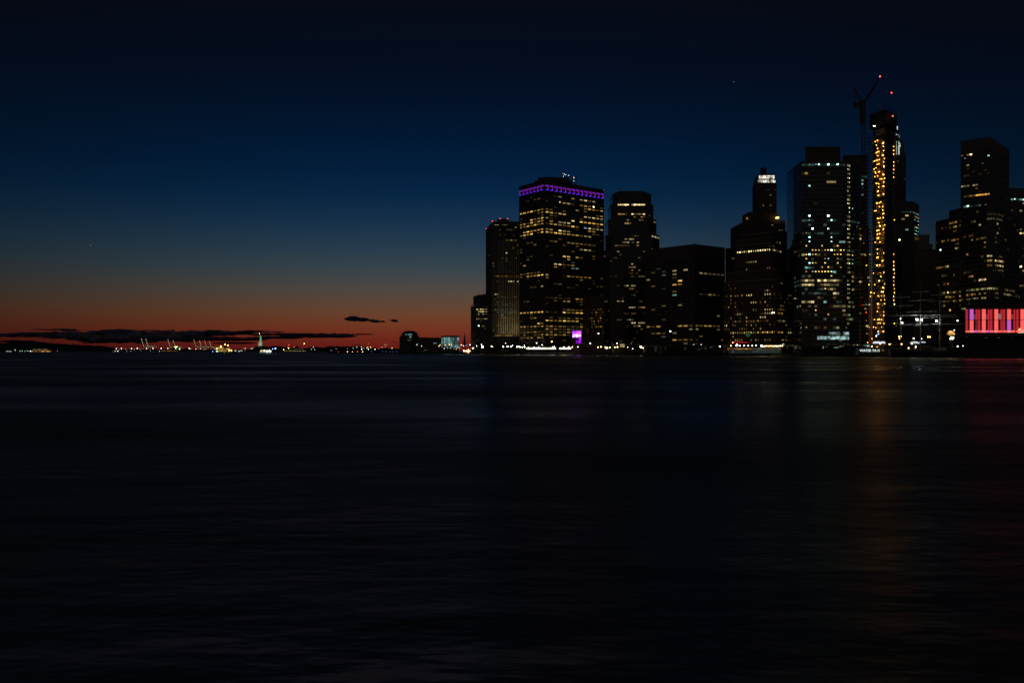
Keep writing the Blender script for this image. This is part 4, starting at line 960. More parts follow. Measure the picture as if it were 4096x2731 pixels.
# --- B13 long banded building with a rounded corner
def banded_building():
    Y = 760
    root = thing('office_block', 'long dark banded building with a rounded corner behind the pink-lit pavilion', 'building', (XY(3946, Y).x, Y, GZ))
    K = 2.12
    def x(v): return 3720 + v / K
    z = CH + (HY - 836) / F * 775
    ps = [XY(x(50), Y + 70), XY(x(163), Y + 50), XY(x(265), Y + 32), XY(x(480), Y), XY(x(530), Y - 2), XY(x(580), Y + 2), XY(x(622), Y + 10), XY(x(757), Y + 48)]
    zl = CH + (HY - 884) / F * (Y + 60); zm = CH + (HY - 842) / F * (Y + 42)
    fs = []
    back = 905
    for (seg, zz) in (((0, 1), zl), ((1, 2), zm), ((2, 3, 4, 5, 6, 7), z)):
        pl = [ps[i] for i in seg]; plan = pl + [Vector((pl[-1].x * back / pl[-1].y - 2, back)), Vector((pl[0].x * back / pl[0].y + 2, back))]
        body(root, plan, GZ, zz)
        for a, b in zip(pl, pl[1:]): fs.append(Face(a, b, GZ + 2, zz - 1, 3.1, 3.95, .3, 1.75, .35))
        roofparts(root, plan, zz, STONE, t=.9, grow=.3)
    facade(root, fs, STONE)
    rows = [(105, 145, 835, .4, 'y', 0), (170, 260, 790, .5, 'y', 1), (170, 260, 820, .6, 'y', 1), (195, 225, 855, 1, 'o', 0), (105, 160, 943, .8, 'y', 1), (175, 255, 938, .9, 'y', 1), (220, 250, 968, 1, 'y', 0), (205, 245, 1007, 1, 'w', 1), (75, 92, 1012, 1, 'c', 4),
            (60, 160, 1160, .9, 'y', 1), (140, 160, 1157, 1, 'w', 2), (105, 155, 1232, .9, 'y', 0), (70, 160, 1300, .7, 'y', 1), (80, 160, 1370, .8, 'y', 1), (165, 262, 1372, .7, 'y', 1), (155, 162, 1372, 1, 'w', 2), (80, 160, 1405, .6, 'y', 1), (165, 262, 1405, .6, 'y', 1), (110, 160, 1447, .9, 'y', 1), (165, 262, 1447, .6, 'y', 1),
            (110, 135, 1485, 1, 'y', 1), (165, 180, 1517, 1, 'y', 2), (375, 385, 775, 1, 'w', 1), (430, 440, 803, 1, 'w', 1), (335, 370, 883, 1, 'o', 0), (340, 370, 922, 1, 'y', 2), (395, 472, 918, 1, 'y', 1), (460, 475, 950, 1, 'y', 2), (455, 475, 988, .8, 'y', 0), (320, 330, 1040, 1, 'y', 1), (460, 475, 1100, 1, 'y', 0),
            (290, 350, 1225, .8, 'y', 0), (335, 370, 1258, 1, 'o', 1), (340, 400, 1293, .6, 'y', 0), (410, 472, 1285, 1, 'w', 2), (290, 478, 1365, .85, 'g', 1), (300, 478, 1403, .6, 'y', 1), (290, 478, 1440, .8, 'g', 1), (318, 365, 1478, 1, 'y', 1), (268, 300, 1515, .8, 'g', 1),
            (485, 530, 720, .9, 'w', 0), (532, 578, 720, .9, 'w', 0), (582, 620, 720, .9, 'w', 0), (485, 530, 763, .9, 'w', 0), (532, 578, 763, .9, 'w', 0), (582, 615, 763, .9, 'w', 0), (560, 582, 800, 1, 'w', 1), (565, 580, 867, 1, 'w', 1), (490, 528, 915, .6, 'y', 0), (545, 578, 915, .6, 'y', 0), (552, 590, 950, 1, 'w', 1),
            (500, 530, 1055, 1, 'w', 2), (582, 612, 1062, 1, 'y', 1), (490, 529, 1098, 1, 'y', 1), (545, 579, 1100, 1, 'w', 2), (582, 617, 1100, 1, 'w', 2), (505, 529, 1137, 1, 'y', 0), (545, 579, 1137, 1, 'w', 1), (582, 617, 1137, 1, 'w', 2), (490, 529, 1173, .9, 'y', 1), (535, 575, 1173, .9, 'y', 0), (580, 618, 1173, 1, 'w', 1),
            (500, 530, 1362, .9, 'g', 1), (535, 578, 1362, .9, 'g', 1), (550, 580, 1400, 1, 'y', 1), (550, 580, 1440, 1, 'y', 0), (655, 668, 1028, 1, 'y', 0), (630, 645, 915, 1, 'y', 0), (625, 715, 1362, .9, 'w', 1), (625, 757, 1400, .7, 'w', 1), (680, 715, 1440, .6, 'y', 0)]
    for t in rows:
        for f in fs:
            if 0 <= f.s_at(cp('J', (t[0] + t[1]) / 2)[0]) <= f.L: f.row('J', *t); break
    for f in fs: f.filler(.02)
    light_up(root, fs)
banded_building()

rt, fs, z = plain_tower('office_tower', 'dark tower cut by the right edge of the picture with white-lit upper floors', 'tower', [(4030, 0), (4300, 4)], 756, 'J',
                        [(680, 790, 593, .8, 'c', 1), (715, 735, 597, 1, 'c', 4), (775, 797, 590, 1, 'c', 2), (770, 797, 615, 1, 'w', 2), (750, 765, 682, 1, 'w', 2), (700, 710, 687, 1, 'g', 1), (755, 780, 835, 1, 'w', 1), (752, 797, 875, 1, 'w', 2), (735, 752, 960, 1, 'w', 1), (775, 797, 990, 1, 'y', 0), (775, 797, 1055, 1, 'y', 0), (755, 770, 1170, 1, 'y', 4), (775, 797, 1198, 1, 'y', 1), (760, 797, 1335, .8, 'y', 1)],
                        STONE, 930, bay=3.3)
light_up(rt, fs)

# ================================================================= WATERFRONT
def pavilion():
    Y = 560; u = Y / F
    root = thing('pavilion', 'pier pavilion with tall pink and red light columns at the right edge', 'building', (P(3862, 1404, Y).x, Y, 0))
    x0 = P(3862, 0, Y).x; x1 = P(4330, 0, Y).x
    def z(py): return CH + (HY - py) / F * Y
    zb, zt = z(1330), z(1236)
    def sl(xa, d0, d1, z0, z1, name, mat):            # blocks whose west side runs back along the pier's own slant
        sk = .56
        MB().prism([(xa, Y + d0), (x1, Y + d0), (x1, Y + d1), (xa + sk * (d1 - d0), Y + d1)], z0, z1).build(name, mat, root)
    sl(x0 + 1, 1.2, 45, zb - 1, zt + 1, 'glass_box', GLASS)
    sl(x0 - .6, -.8, 46, zt + 1, zt + 2.2, 'roof', STEELB); sl(x0 + 7, 8, 40, zt + 2.2, zt + 7, 'roof_canopy', STEELB)
    sl(x0 - .5, -.3, 46, zb - 2.4, zb - 1, 'floor_slab', STEELB)
    sl(x0 + 4, 6, 44, 2.3, zb - 2.4, 'ground_storey', STEELB)
    sl(x0 - 4, -6, 48, 1.2, 2.2, 'pier_deck', STEELB)
    m = MB()
    for i in range(10):
        x = x0 + i * 8; m.bar((x, Y + 1, 2.2), (x, Y + 1, zb - 2.4), .4, 8)
    m.build('columns', STEELB, root)
    m = MB()
    for i in range(14):
        for d in (-4, 10): m.bar((x0 - 2 + i * 6, Y + d, -3), (x0 - 2 + i * 6, Y + d, 1.2), .35, 6)
    m.build('piles', WOOD, root)
    def lc(name, col, st): return glow(name, col, st)
    CORAL = lc('coral_glow', (1, .11, .10), 1.05); RED = lc('red_glow', (.85, .025, .045), .5); PUR = lc('violet_glow', (.75, .13, .72), .75); DRED = lc('dim_red_glow', (.5, .03, .05), .22); PINK = lc('pink_glow', (1, .3, .32), 1.0); TEAL = lc('room_glow', (.35, .7, .62), .035)
    def K(xa, xb, ya, yb, mat, d=0., name='light_column'):
        a = P(*cp('K', xa, yb), Y + d); b = P(*cp('K', xb, ya), Y + d)
        m = MB(); m.box(a.x, b.x, Y + d, Y + d + .5, a.z, b.z); return m.build(name, mat, root)
    units = [(1260, 1475, PUR, DRED), (1490, 1705, CORAL, CORAL), (1720, 1945, CORAL, CORAL), (1960, 2190, CORAL, PUR)]
    for n in range(5):
        o = 2215 + 240 * n; units.append((o, o + 215, CORAL, CORAL))
    for q, (a, b, c1, c2) in enumerate(units):
        w = b - a; mid = a + w * .37 if q else a + 80
        K(a, a + 34, 412, 606, RED); K(a, a + 34, 614, 800, RED)
        K(mid, mid + 62, 408, 606, c1, -.3); K(mid, mid + 62, 614, 800, CORAL if c2 is DRED else c2, -.3)
        K(b - 26, b, 412, 606, RED); K(b - 26, b, 614, 800, DRED if q == 0 else RED)
        K(a, b, 806, 843, CORAL, -.1, 'sill_light'); K(mid + 10, mid + 52, 806, 843, PINK, -.4, 'sill_light')
        if q in (0, 1): K(mid + 90, mid + 140, 808, 843, PUR, -.5, 'sill_light')
        if q == 2: K(mid + 70, mid + 105, 490, 600, LIT[('c', 1)], .7, 'room_light')
        K(mid + 70, b - 40, 500, 600, TEAL, .9, 'room_light')
    m = MB()
    a = P(*cp('K', 1255, 613), Y); b = P(*cp('K', 3400, 607), Y); m.box(a.x, b.x, Y - .5, Y + 1, a.z, b.z); m.build('mid_rail', STEELB, root)
    for x, y, c in ((1350, 905, 'o'), (1620, 940, 'o'), (1655, 945, 'y'), (1880, 945, 'o'), (2020, 910, 'y'), (2110, 910, 'y'), (2165, 905, 'y'), (2125, 935, 'y')):
        lamp_part(root, P(*cp('K', x, y), Y + 5.5), .22, LIT[(c, 1)], 'inside_lamp')
    a = P(*cp('K', 2260, 910), Y - .5); b = P(*cp('K', 2420, 852), Y - .5); MB().box(a.x, b.x, Y + .2, Y + .6, a.z + 5, b.z).build('entrance_light', LIT[('w', 2)], root)
pavilion()

def sailing_ship():
    Y = 640
    root = thing('sailing_ship', 'moored three-masted sailing ship with bare white-lit yards', 'ship', (P(3690, 0, Y).x, Y, 0))
    xa, xb = P(3560, 0, Y).x, P(3850, 0, Y).x; L = xb - xa
    m = MB(); rows = []
    sec = 14; prof = [(-1.0, .55), (0, .8), (1.2, .96), (3.4, 1.0), (4.6, .98)]
    n0 = len(m.v)
    for i in range(sec + 1):
        t = i / sec; b = 5.2 * (math.sin(math.pi * min(.98, max(.02, t * .94 + .03))) ** .5)
        sheer = 1.5 * (2 * t - 1) ** 2
        for sgn in (1, -1):
            for (z, k) in (prof if sgn > 0 else prof[::-1]):
                m.v.append((xa + t * L, Y + sgn * -b * k, z + (sheer if z > 2 else 0)))
    w = len(prof) * 2
    for i in range(sec):
        for j in range(w):
            jj = (j + 1) % w; m.f.append((n0 + i * w + j, n0 + (i + 1) * w + j, n0 + (i + 1) * w + jj, n0 + i * w + jj))
    m.f.append(tuple(n0 + j for j in range(w))); m.f.append(tuple(n0 + sec * w + j for j in reversed(range(w))))
    m.build('hull', NAVY, root)
    m = MB(); m.box(xa + L * .62, xa + L * .76, Y - 2, Y + 2, 4.6, 7.2); m.box(xa + L * .28, xa + L * .36, Y - 2, Y + 2, 4.6, 6.8); m.build('deckhouse', CREAM, root)
    m = MB(); m.bar((xa + .5, Y, 6), (xa - 11, Y, 9.5), .35, 6, .15); m.build('bowsprit', WOOD, root)
    masts = [(3602, 1160, [1190, 1224, 1262, 1296]), (3682, 1118, [1168, 1202, 1248, 1262, 1300]), (3759, 1130, [1180, 1206, 1262, 1270, 1298])]
    for px, ytop, ys in masts:
        x = P(px, 0, Y).x; zt = P(px, ytop, Y).z
        mm = MB(); mm.bar((x, Y, 3), (x, Y, zt * .55), .5, 8, .4); mm.bar((x, Y, zt * .52), (x, Y, zt), .3, 8, .12); mo = mm.build('mast', CREAM, root)
        for q, py in enumerate(ys):
            z = P(px, py, Y).z; hl = (5 + 1.9 * q) * 1.25
            yd = MB(); yd.bar((x - hl, Y - .7 + hl * .12, z - .15), (x + hl, Y - .7 - hl * .12, z + .5), .2, 6); yd.build('yard', PAINT, mo)
        rg = MB()
        for sgn in (-1, 1):
            for d in (3, 5, 7): rg.bar((x + sgn * .3, Y - .2, zt * .55), (x + sgn * d, Y - 4.4, 4.8), .045, 3)
            rg.bar((x, Y, zt), (x + sgn * 14, Y, 5.5 if sgn > 0 else 6), .05, 3)
        rg.build('rigging', STEELB, mo)
    m = MB(); m.bar(P(3602, 1166, Y), P(3682, 1120, Y), .05, 3); m.bar(P(3682, 1120, Y), P(3759, 1132, Y), .05, 3); m.build('stays', STEELB, root)
    # deck floodlights
    for x, y, mat, r in ((340, 605, LAMPB, .75), (435, 610, LAMPB, .42), (60, 660, LAMPB, .36), (703, 628, LAMPB, .55), (30, 585, LAMPW, .3)):
        lamp_part(root, P(*cp('K', x, y), Y - 1.4), r, mat, 'deck_floodlight')
    m = MB()                                          # signal flags strung from foremast down to the bow
    fl = []
    for q in range(11):
        t = q / 10; px = 3583 + 4 * math.sin(t * 3); p = P(px + 1, 1224 + t * 88, Y - .5); fl.append(p)
        FM = FLAGS[q % len(FLAGS)]; MB().box(p.x - .5, p.x + .5, p.y, p.y + .06, p.z - .45, p.z + .45).build('flag', FM, root)
    for a, b in zip(fl, fl[1:]): m.bar(a, b, .04, 3)
    m.build('flag_line', STEELB, root)
FLAGS = [surf('green_flag', (.05, .35, .1)), surf('red_flag', (.5, .05, .04)), surf('violet_flag', (.35, .2, .5)), surf('yellow_flag', (.6, .45, .05)), surf('white_flag', (.7, .7, .7))]
sailing_ship()

# boats ---------------------------------------------------------------------
def boat(label, cat, px0, px1, Y, hullh, decks, hullmat, lamps=(), name='ferry', group=None, bow=1):
    """decks: (f0, f1, z0, z1, lit key or None, wallmat)."""
    xa, xb = P(px0, 0, Y).x, P(px1, 0, Y).x; L = xb - xa; b = max(1.6, min(L * .14, 5.5))
    root = thing(name, label, cat, (xa + L / 2, Y, 0), group)
    def hp(f, w): return (xa + L * (f if bow > 0 else 1 - f), Y + w * b)
    pl = [hp(0, -.8), hp(.05, -1), hp(.7, -1), hp(.9, -.6), hp(1, 0), hp(.9, .6), hp(.7, 1), hp(.05, 1), hp(0, .8)]
    lo = [hp(.02, -.5), hp(.07, -.7), hp(.7, -.7), hp(.86, -.4), hp(.95, 0), hp(.86, .4), hp(.7, .7), hp(.07, .7), hp(.02, .5)]
    if bow < 0: pl.reverse(); lo.reverse()
    MB().prism(lo, -.8, hullh, pl).build('hull', hullmat, root)
    for (f0, f1, z0, z1, key, wm) in decks:
        x0, x1 = sorted((xa + L * (f0 if bow > 0 else 1 - f0), xa + L * (f1 if bow > 0 else 1 - f1))); w = b * .78
        dk = MB().box(x0, x1, Y - w, Y + w, z0, z1).build('cabin', wm, root)
        MB().box(x0 - .3, x1 + .3, Y - w - .3, Y + w + .3, z1, z1 + .18).build('deck_roof', wm, dk)
        if key:
            n = max(2, int((x1 - x0) / 2.6)); s = (x1 - x0) / n; m = MB()
            for i in range(n): m.quad((x0 + i * s + .25, Y - w - .06, z0 + (z1 - z0) * .3), (x0 + (i + 1) * s - .25, Y - w - .06, z0 + (z1 - z0) * .3), (x0 + (i + 1) * s - .25, Y - w - .06, z1 - .25), (x0 + i * s + .25, Y - w - .06, z1 - .25))
            m.build('window_band', LIT[key], dk)
    for (px, py, mat, r) in lamps: lamp_part(root, P(px, py, Y - b - .2), r, mat, 'deck_lamp')
    return root
Qx = lambda x: cp('Q', x)[0]
boat('large ferry with several tiers of amber lights heading across the harbour', 'ferry', Qx(640), Qx(905), 2600, 2.5,
     [(.02, .98, 2.5, 6, ('y', 2), PAINT), (.05, .95, 6.2, 9.4, ('y', 1), PAINT), (.12, .9, 9.6, 13, ('y', 2), PAINT), (.18, .42, 13.2, 17, ('y', 3), PAINT), (.5, .6, 13.2, 18.5, None, NAVY)], NAVY,
     [(Qx(785), 1377, LAMPY, 1.4), (Qx(828), 1381, LAMPY, 1.4), (Qx(658), 1404.5, LAMPG, .9), (Qx(590), 1405, LAMPU, .8), (Qx(850), 1400.5, LAMPY, 1.3), (Qx(885), 1401.5, LAMPY, 1.3), (Qx(655), 1394, LAMPY, 1.2), (Qx(720), 1385, LAMPY, 1.5)])
boat('fast white ferry with a bright white cabin right of the lit statue', 'ferry', Qx(1325), Qx(1560), 1350, 1.8,
     [(.05, .8, 1.8, 4.3, ('c', 2), PAINT), (.2, .74, 4.5, 6.6, ('w', 2), PAINT)], PAINT,
     [(Qx(1400), 1403, LAMPW, .55), (Qx(1440), 1404, LAMPW, .6), (Qx(1480), 1403, LAMPW, .6), (Qx(1500), 1404.5, LAMPW, .5), (Qx(1530), 1395, LAMPU, .5), (Qx(1565), 1394, LAMPU, .4), (Qx(1580), 1393, LAMPW, .4), (Qx(1350), 1402, LAMPY, .4)])
boat('dim double-deck ferry with thin yellow light bands near the island', 'ferry', Qx(1700), Qx(2060), 3000, 2.5,
     [(0.02, .98, 2.5, 6.4, ('g', 1), NAVY), (.16, .9, 6.6, 10, None, NAVY), (.16, .88, 10.2, 13.5, ('w', 0), NAVY)], NAVY,
     [(Qx(1785), 1379.5, LAMPR, .9), (Qx(2027), 1374, LAMPY, 1.2), (Qx(1780), 1392, LAMPY, 1.2), (Qx(1870), 1388, LAMPR, 1.0), (Qx(1703), 1398, LAMPY, .9)])
Ox = lambda x: cp('O', x)[0]
boat('ferry with one long amber deck strip below the pair of port cranes', 'ferry', Ox(1890), Ox(2110), 3600, 2.5,
     [(.02, .98, 3, 7, ('o', 1), NAVY), (.3, .9, 7.2, 12, None, NAVY), (.66, .92, 12.2, 18, None, NAVY)], NAVY,
     [(Ox(2060), 1386.8, LAMPY, 1.5), (Ox(2080), 1386.8, LAMPY, 1.5), (Ox(2066), 1393, LAMPG, 1.3), (Ox(2110), 1395, LAMPW, 1.4), (Ox(1874), 1405, LAMPU, .8)])
Nx = lambda x: cp('N', x)[0]
boat('small boat with a yellow-white light strip left of the landing pier', 'boat', Nx(445), Nx(565), 2100, 1.6,
     [(.05, .95, 1.6, 4.4, ('y', 3), PAINT)], NAVY, [(Nx(558), 1404.3, LAMPR, .9), (Nx(480), 1406.5, LAMPY, .4)], name='small_boat')
boat('small workboat with white and orange lights left of the skyline', 'boat', Nx(2040), Nx(2170), 1330, 1.5,
     [(.1, .5, 1.5, 3.4, ('o', 2), PAINT), (.2, .4, 3.5, 5.2, ('y', 1), PAINT)], NAVY,
     [(Nx(2055), 1403, LAMPW, .7), (Nx(2085), 1403.2, LAMPY, .6), (Nx(2105), 1403.2, LAMPW, .6), (Nx(2130), 1402.8, LAMPY, .6), (Nx(2113), 1398, LAMPY, .5), (Nx(2112), 1408, LAMPW, .6), (Nx(2166), 1393, LAMPW, .7)], name='small_boat')
Mx = lambda x: cp('M', x)[0]
eb = boat('moored excursion boat with white globe lamps, red awning and amber lights', 'boat', Mx(1085), Mx(1880), 800, 2.4,
          [(.1, .95, 2.4, 5.0, ('c', 0), BLUEGREY), (.12, .62, 5.2, 7.6, ('w', 0), BLUEGREY), (.6, .97, 5.2, 7.4, ('o', 1), NAVY)], NAVY,
          [(Mx(1283), 1382, LAMPW, .42), (Mx(1336), 1382.5, LAMPW, .42), (Mx(1389), 1382.5, LAMPW, .42), (Mx(1440), 1382, LAMPW, .38), (Mx(1488), 1381, LAMPW, .38), (Mx(1245), 1381, LAMPB, .8), (Mx(1555), 1383, LAMPB, .6),
           (Mx(1170), 1383, LAMPY, .4), (Mx(1195), 1370, LAMPY, .5)] + [(Mx(x), 1383.5 + R.uniform(-.5, .8), LAMPY if R.random() < .6 else LAMPW, .4) for x in range(1575, 1835, 22)], name='excursion_boat', bow=-1)
aw = P(Mx(1275), 1369, 795); MB().prism([(aw.x - 9, 793), (aw.x + 10, 793), (aw.x + 10, 798), (aw.x - 9, 798)], aw.z - .5, aw.z + .5, [(aw.x - 3, 794), (aw.x + 3, 794), (aw.x + 3, 797), (aw.x - 3, 797)]).build('awning', glow('red_awning', (.6, .01, .02), .5), eb)
Ix = lambda x: cp('I', x)[0]
wt = boat('long low moored ferry carrying white lettering beside the sailing ship', 'ferry', Ix(60), Ix(590), 680, 1.8,
          [(.02, .95, 1.8, 4.4, None, NAVY), (.03, .8, 4.6, 7.0, None, NAVY)], NAVY,
          [(Ix(535), 1402.5, LAMPW, .42), (Ix(45), 1380, LIT[('w', 2)], .35), (Ix(82), 1379.5, LIT[('w', 2)], .4), (Ix(95), 1379.5, LIT[('w', 2)], .4), (Ix(435), 1376.5, LAMPY, .4), (Ix(332), 1375, LAMPY, .35)], name='ferry')
for xa, xb in ((260, 280), (318, 345), (412, 440), (480, 500)):
    a = P(*cp('I', xa, 1500), 680); b = P(*cp('I', xb, 1475), 680); MB().box(a.x, b.x, 675.15, 675.5, a.z, b.z).build('window', LIT[('o', 0)], wt)
for xa, xb in ((245, 280), (318, 350)):
    a = P(*cp('I', xa, 1445), 680); b = P(*cp('I', xb, 1425), 680); MB().box(a.x, b.x, 675.15, 675.5, a.z, b.z).build('window', LIT[('o', 0)], wt)
def text(body_, p, size, mat, parent, name='lettering'):
    cu = bpy.data.curves.new(name, 'FONT'); cu.body = body_; cu.size = size; cu.extrude = .05; cu.align_x = 'LEFT'
    o = bpy.data.objects.new(name, cu); COL.objects.link(o); o.rotation_euler = (math.pi / 2, 0, 0)
    bpy.context.view_layer.update()
    me = bpy.data.meshes.new_from_object(o.evaluated_get(bpy.context.evaluated_depsgraph_get())); bpy.data.objects.remove(o)
    me.materials.clear(); me.materials.append(mat)
    q = bpy.data.objects.new(name, me); COL.objects.link(q); q.parent = parent
    q.location = Vector(p) - Vector(parent['_o']); q.rotation_euler = (math.pi / 2, 0, 0); return q
p = P(*cp('I', 80, 1502), 680); text('WATER TAXI', (p.x, 675.2, p.z), 2.6, glow('white_letters', (.85, 1, .95), 1.1), wt)
for xa, ya in ((140, 1447), (172, 1447)):
    a = P(*cp('I', xa, ya), 680); MB().box(a.x - 1., a.x + 1., 675.1, 675.4, a.z, a.z + 1.4).build('window', LIT[('c', 1)], wt)
ls = boat('small red-hulled boat glowing orange under amber lamps by the gangway', 'boat', Ix(600), Ix(745), 655, 2.0,
          [(.1, .9, 2., 5.2, None, REDP)], REDP, [(Ix(645), 1392, LAMPY, .42), (Ix(722), 1392, LAMPY, .36), (Ix(722), 1385.5, LAMPW, .36), (Ix(680), 1375, LAMPY, .42), (Ix(567), 1376, LAMPY, .4)], name='small_boat')

def sail_masts():
    Y = 1420
    root = thing('sailing_boat', 'small dark sailing boat with one tall mast left of the skyline', 'boat', (P(1865, 0, Y).x, Y, 0))
    a = P(1850, 0, Y).x; b = P(1884, 0, Y).x
    MB().prism([(a, Y - 1.6), (b - 3, Y - 2), (b, Y), (b - 3, Y + 2), (a, Y + 1.6)], -.5, 2.2).build('hull', NAVY, root)
    m = MB(); m.bar((P(1858, 0, Y).x, Y, 2), P(1857.5, 1321, Y), .3, 6, .1); m.bar((P(1872, 0, Y).x, Y, 2), P(1871, 1356, Y), .2, 6, .1); m.build('masts', STEELB, root)
    p0 = P(1857.5, 1326, Y); p1 = P(1865, 1384, Y); p2 = P(1852, 1384, Y)
    m = MB(); m.v += [tuple(p0), tuple(p1), tuple(p2), tuple(p0 + Vector((0, .3, 0))), tuple(p1 + Vector((0, .3, 0))), tuple(p2 + Vector((0, .3, 0)))]; m.f += [(0, 2, 1), (3, 4, 5), (0, 1, 4, 3), (1, 2, 5, 4), (2, 0, 3, 5)]; m.build('furled_sail', STEELB, root)
sail_masts()

# pier canopies with tube lights --------------------------------------------
def landing(label, px0, px1, strips, Y):
    xa, xb = P(px0, 0, Y).x, P(px1, 0, Y).x
    root = thing('ferry_landing', label, 'pier', ((xa + xb) / 2, Y, 0))
    MB().box(xa, xb, Y - 6, Y + 8, -.6, 1.6).build('barge', STEELB, root)
    z = P(0, 1391, Y).z
    MB().prism([(xa, Y - 5), (xb, Y - 5), (xb, Y + 7), (xa, Y + 7)], z + .4, z + 1.0).build('roof', STEELB, root)
    n = max(3, int((xb - xa) / 6))
    for i in range(n + 1):
        x = xa + .4 + (xb - xa - .8) * i / n; MB().bar((x, Y - 4.5, 1.6), (x, Y - 4.5, z + .4), .15, 6).build('post', STEELB, root)
    m = MB()
    for zz in (2.2, 2.7): m.bar((xa, Y - 5.6, zz), (xb, Y - 5.6, zz), .05)
    m.build('railing', PAINT, root)
    T = glow('tube_light', (1, .95, .74), 3.2)
    for a, b in strips:
        x0, x1 = P(a, 0, Y).x, P(b, 0, Y).x; k = max(1, round((x1 - x0) / 9)); s = (x1 - x0) / k
        for i in range(k): MB().box(x0 + i * s, x0 + (i + 1) * s - .35, Y - 5.2, Y - 4.6, z - 1.5, z + .1).build('tube_light', T, root)
Lx = lambda x: cp('L', x)[0]
landing('ferry landing with a long strip of white tube lights below the purple-crowned tower', Lx(795), Lx(1180), [(Lx(805), Lx(1048)), (Lx(1056), Lx(1070)), (Lx(1080), Lx(1172))], 1045)
landing('shorter ferry landing with white tube lights right of the long one', Lx(1200), Lx(1370), [(Lx(1212), Lx(1360))], 1040)

# waterfront sheds -----------------------------------------------------------
def shed(label, px0, px1, py, Y, mat=STEELB, dep=25, extra=None, roof=2.):
    a = P(px0, 0, Y).x; b = P(px1, 0, Y).x; z = P(0, py, Y).z
    root = thing('pier_shed', label, 'building', ((a + b) / 2, Y, GZ))
    MB().box(a, b, Y, Y + dep, GZ if Y > 900 else 1.5, z).build('wall', mat, root)
    m = MB(); m.v += [(a - .6, Y - .8, z), (b + .6, Y - .8, z), (b + .6, Y + dep, z), (a - .6, Y + dep, z), (a - .6, Y + dep / 2, z + roof), (b + .6, Y + dep / 2, z + roof)]
    m.f += [(0, 1, 5, 4), (2, 3, 4, 5), (0, 4, 3), (1, 2, 5), (0, 3, 2, 1)]; m.build('roof', DARKROOF, root)
    for t in (extra or []):
        px, py_, w, h, k = t; p = P(px, py_, Y - .4); u = Y / F
        MB().box(p.x - w * u / 2, p.x + w * u / 2, Y - .4, Y - .05, p.z - h * u / 2, p.z + h * u / 2).build('window', LIT[k], root)
    return root
shed('low dark waterfront terminal below the brick block', 2318, 2452, 1378, 1030, SHEDB, extra=[(2360, 1383, 10, 4, ('c', 0)), (2462 - 30, 1392, 12, 4, ('c', 1))])
shed('low shed with one pale lit wall below the five-step tower', 2455, 2640, 1373, 1000, SHEDB, extra=[(2489, 1382, 19, 13, ('w', 1)), (2524, 1365 + 8, 8, 5, ('w', 0)), (2554, 1376, 6, 6, ('w', 0))])  # pale lit wall: the light on it is put in as a glowing panel
shed('long dark quay shed below the wide flat-topped block', 2650, 2885, 1386, 880, SHED, extra=[(2592 + 70, 1392, 4, 9, ('w', 0)), (2741, 1393, 4, 9, ('w', 0)), (2805, 1392, 8, 4, ('b', 0)), (2822, 1392, 4, 10, ('y', 0)), (2795, 1398, 9, 3, ('o', 0)), (2845, 1389, 10, 4, ('b', 0))])
shed('dark pier shed right of the moored excursion boat', 3205, 3420, 1388, 770, SHED, extra=[(3183, 1389, 4, 11, ('c', 1)), (3200, 1390, 7, 3, ('w', 0)), (3293, 1389, 4, 8, ('w', 1)), (3308, 1387, 6, 3, ('w', 1)), (3345, 1390, 16, 3, ('c', 2)), (3362, 1385, 7, 4, ('w', 1)), (3372, 1385, 6, 4, ('w', 1)), (3293, 1389, 3, 7, ('c', 1))])

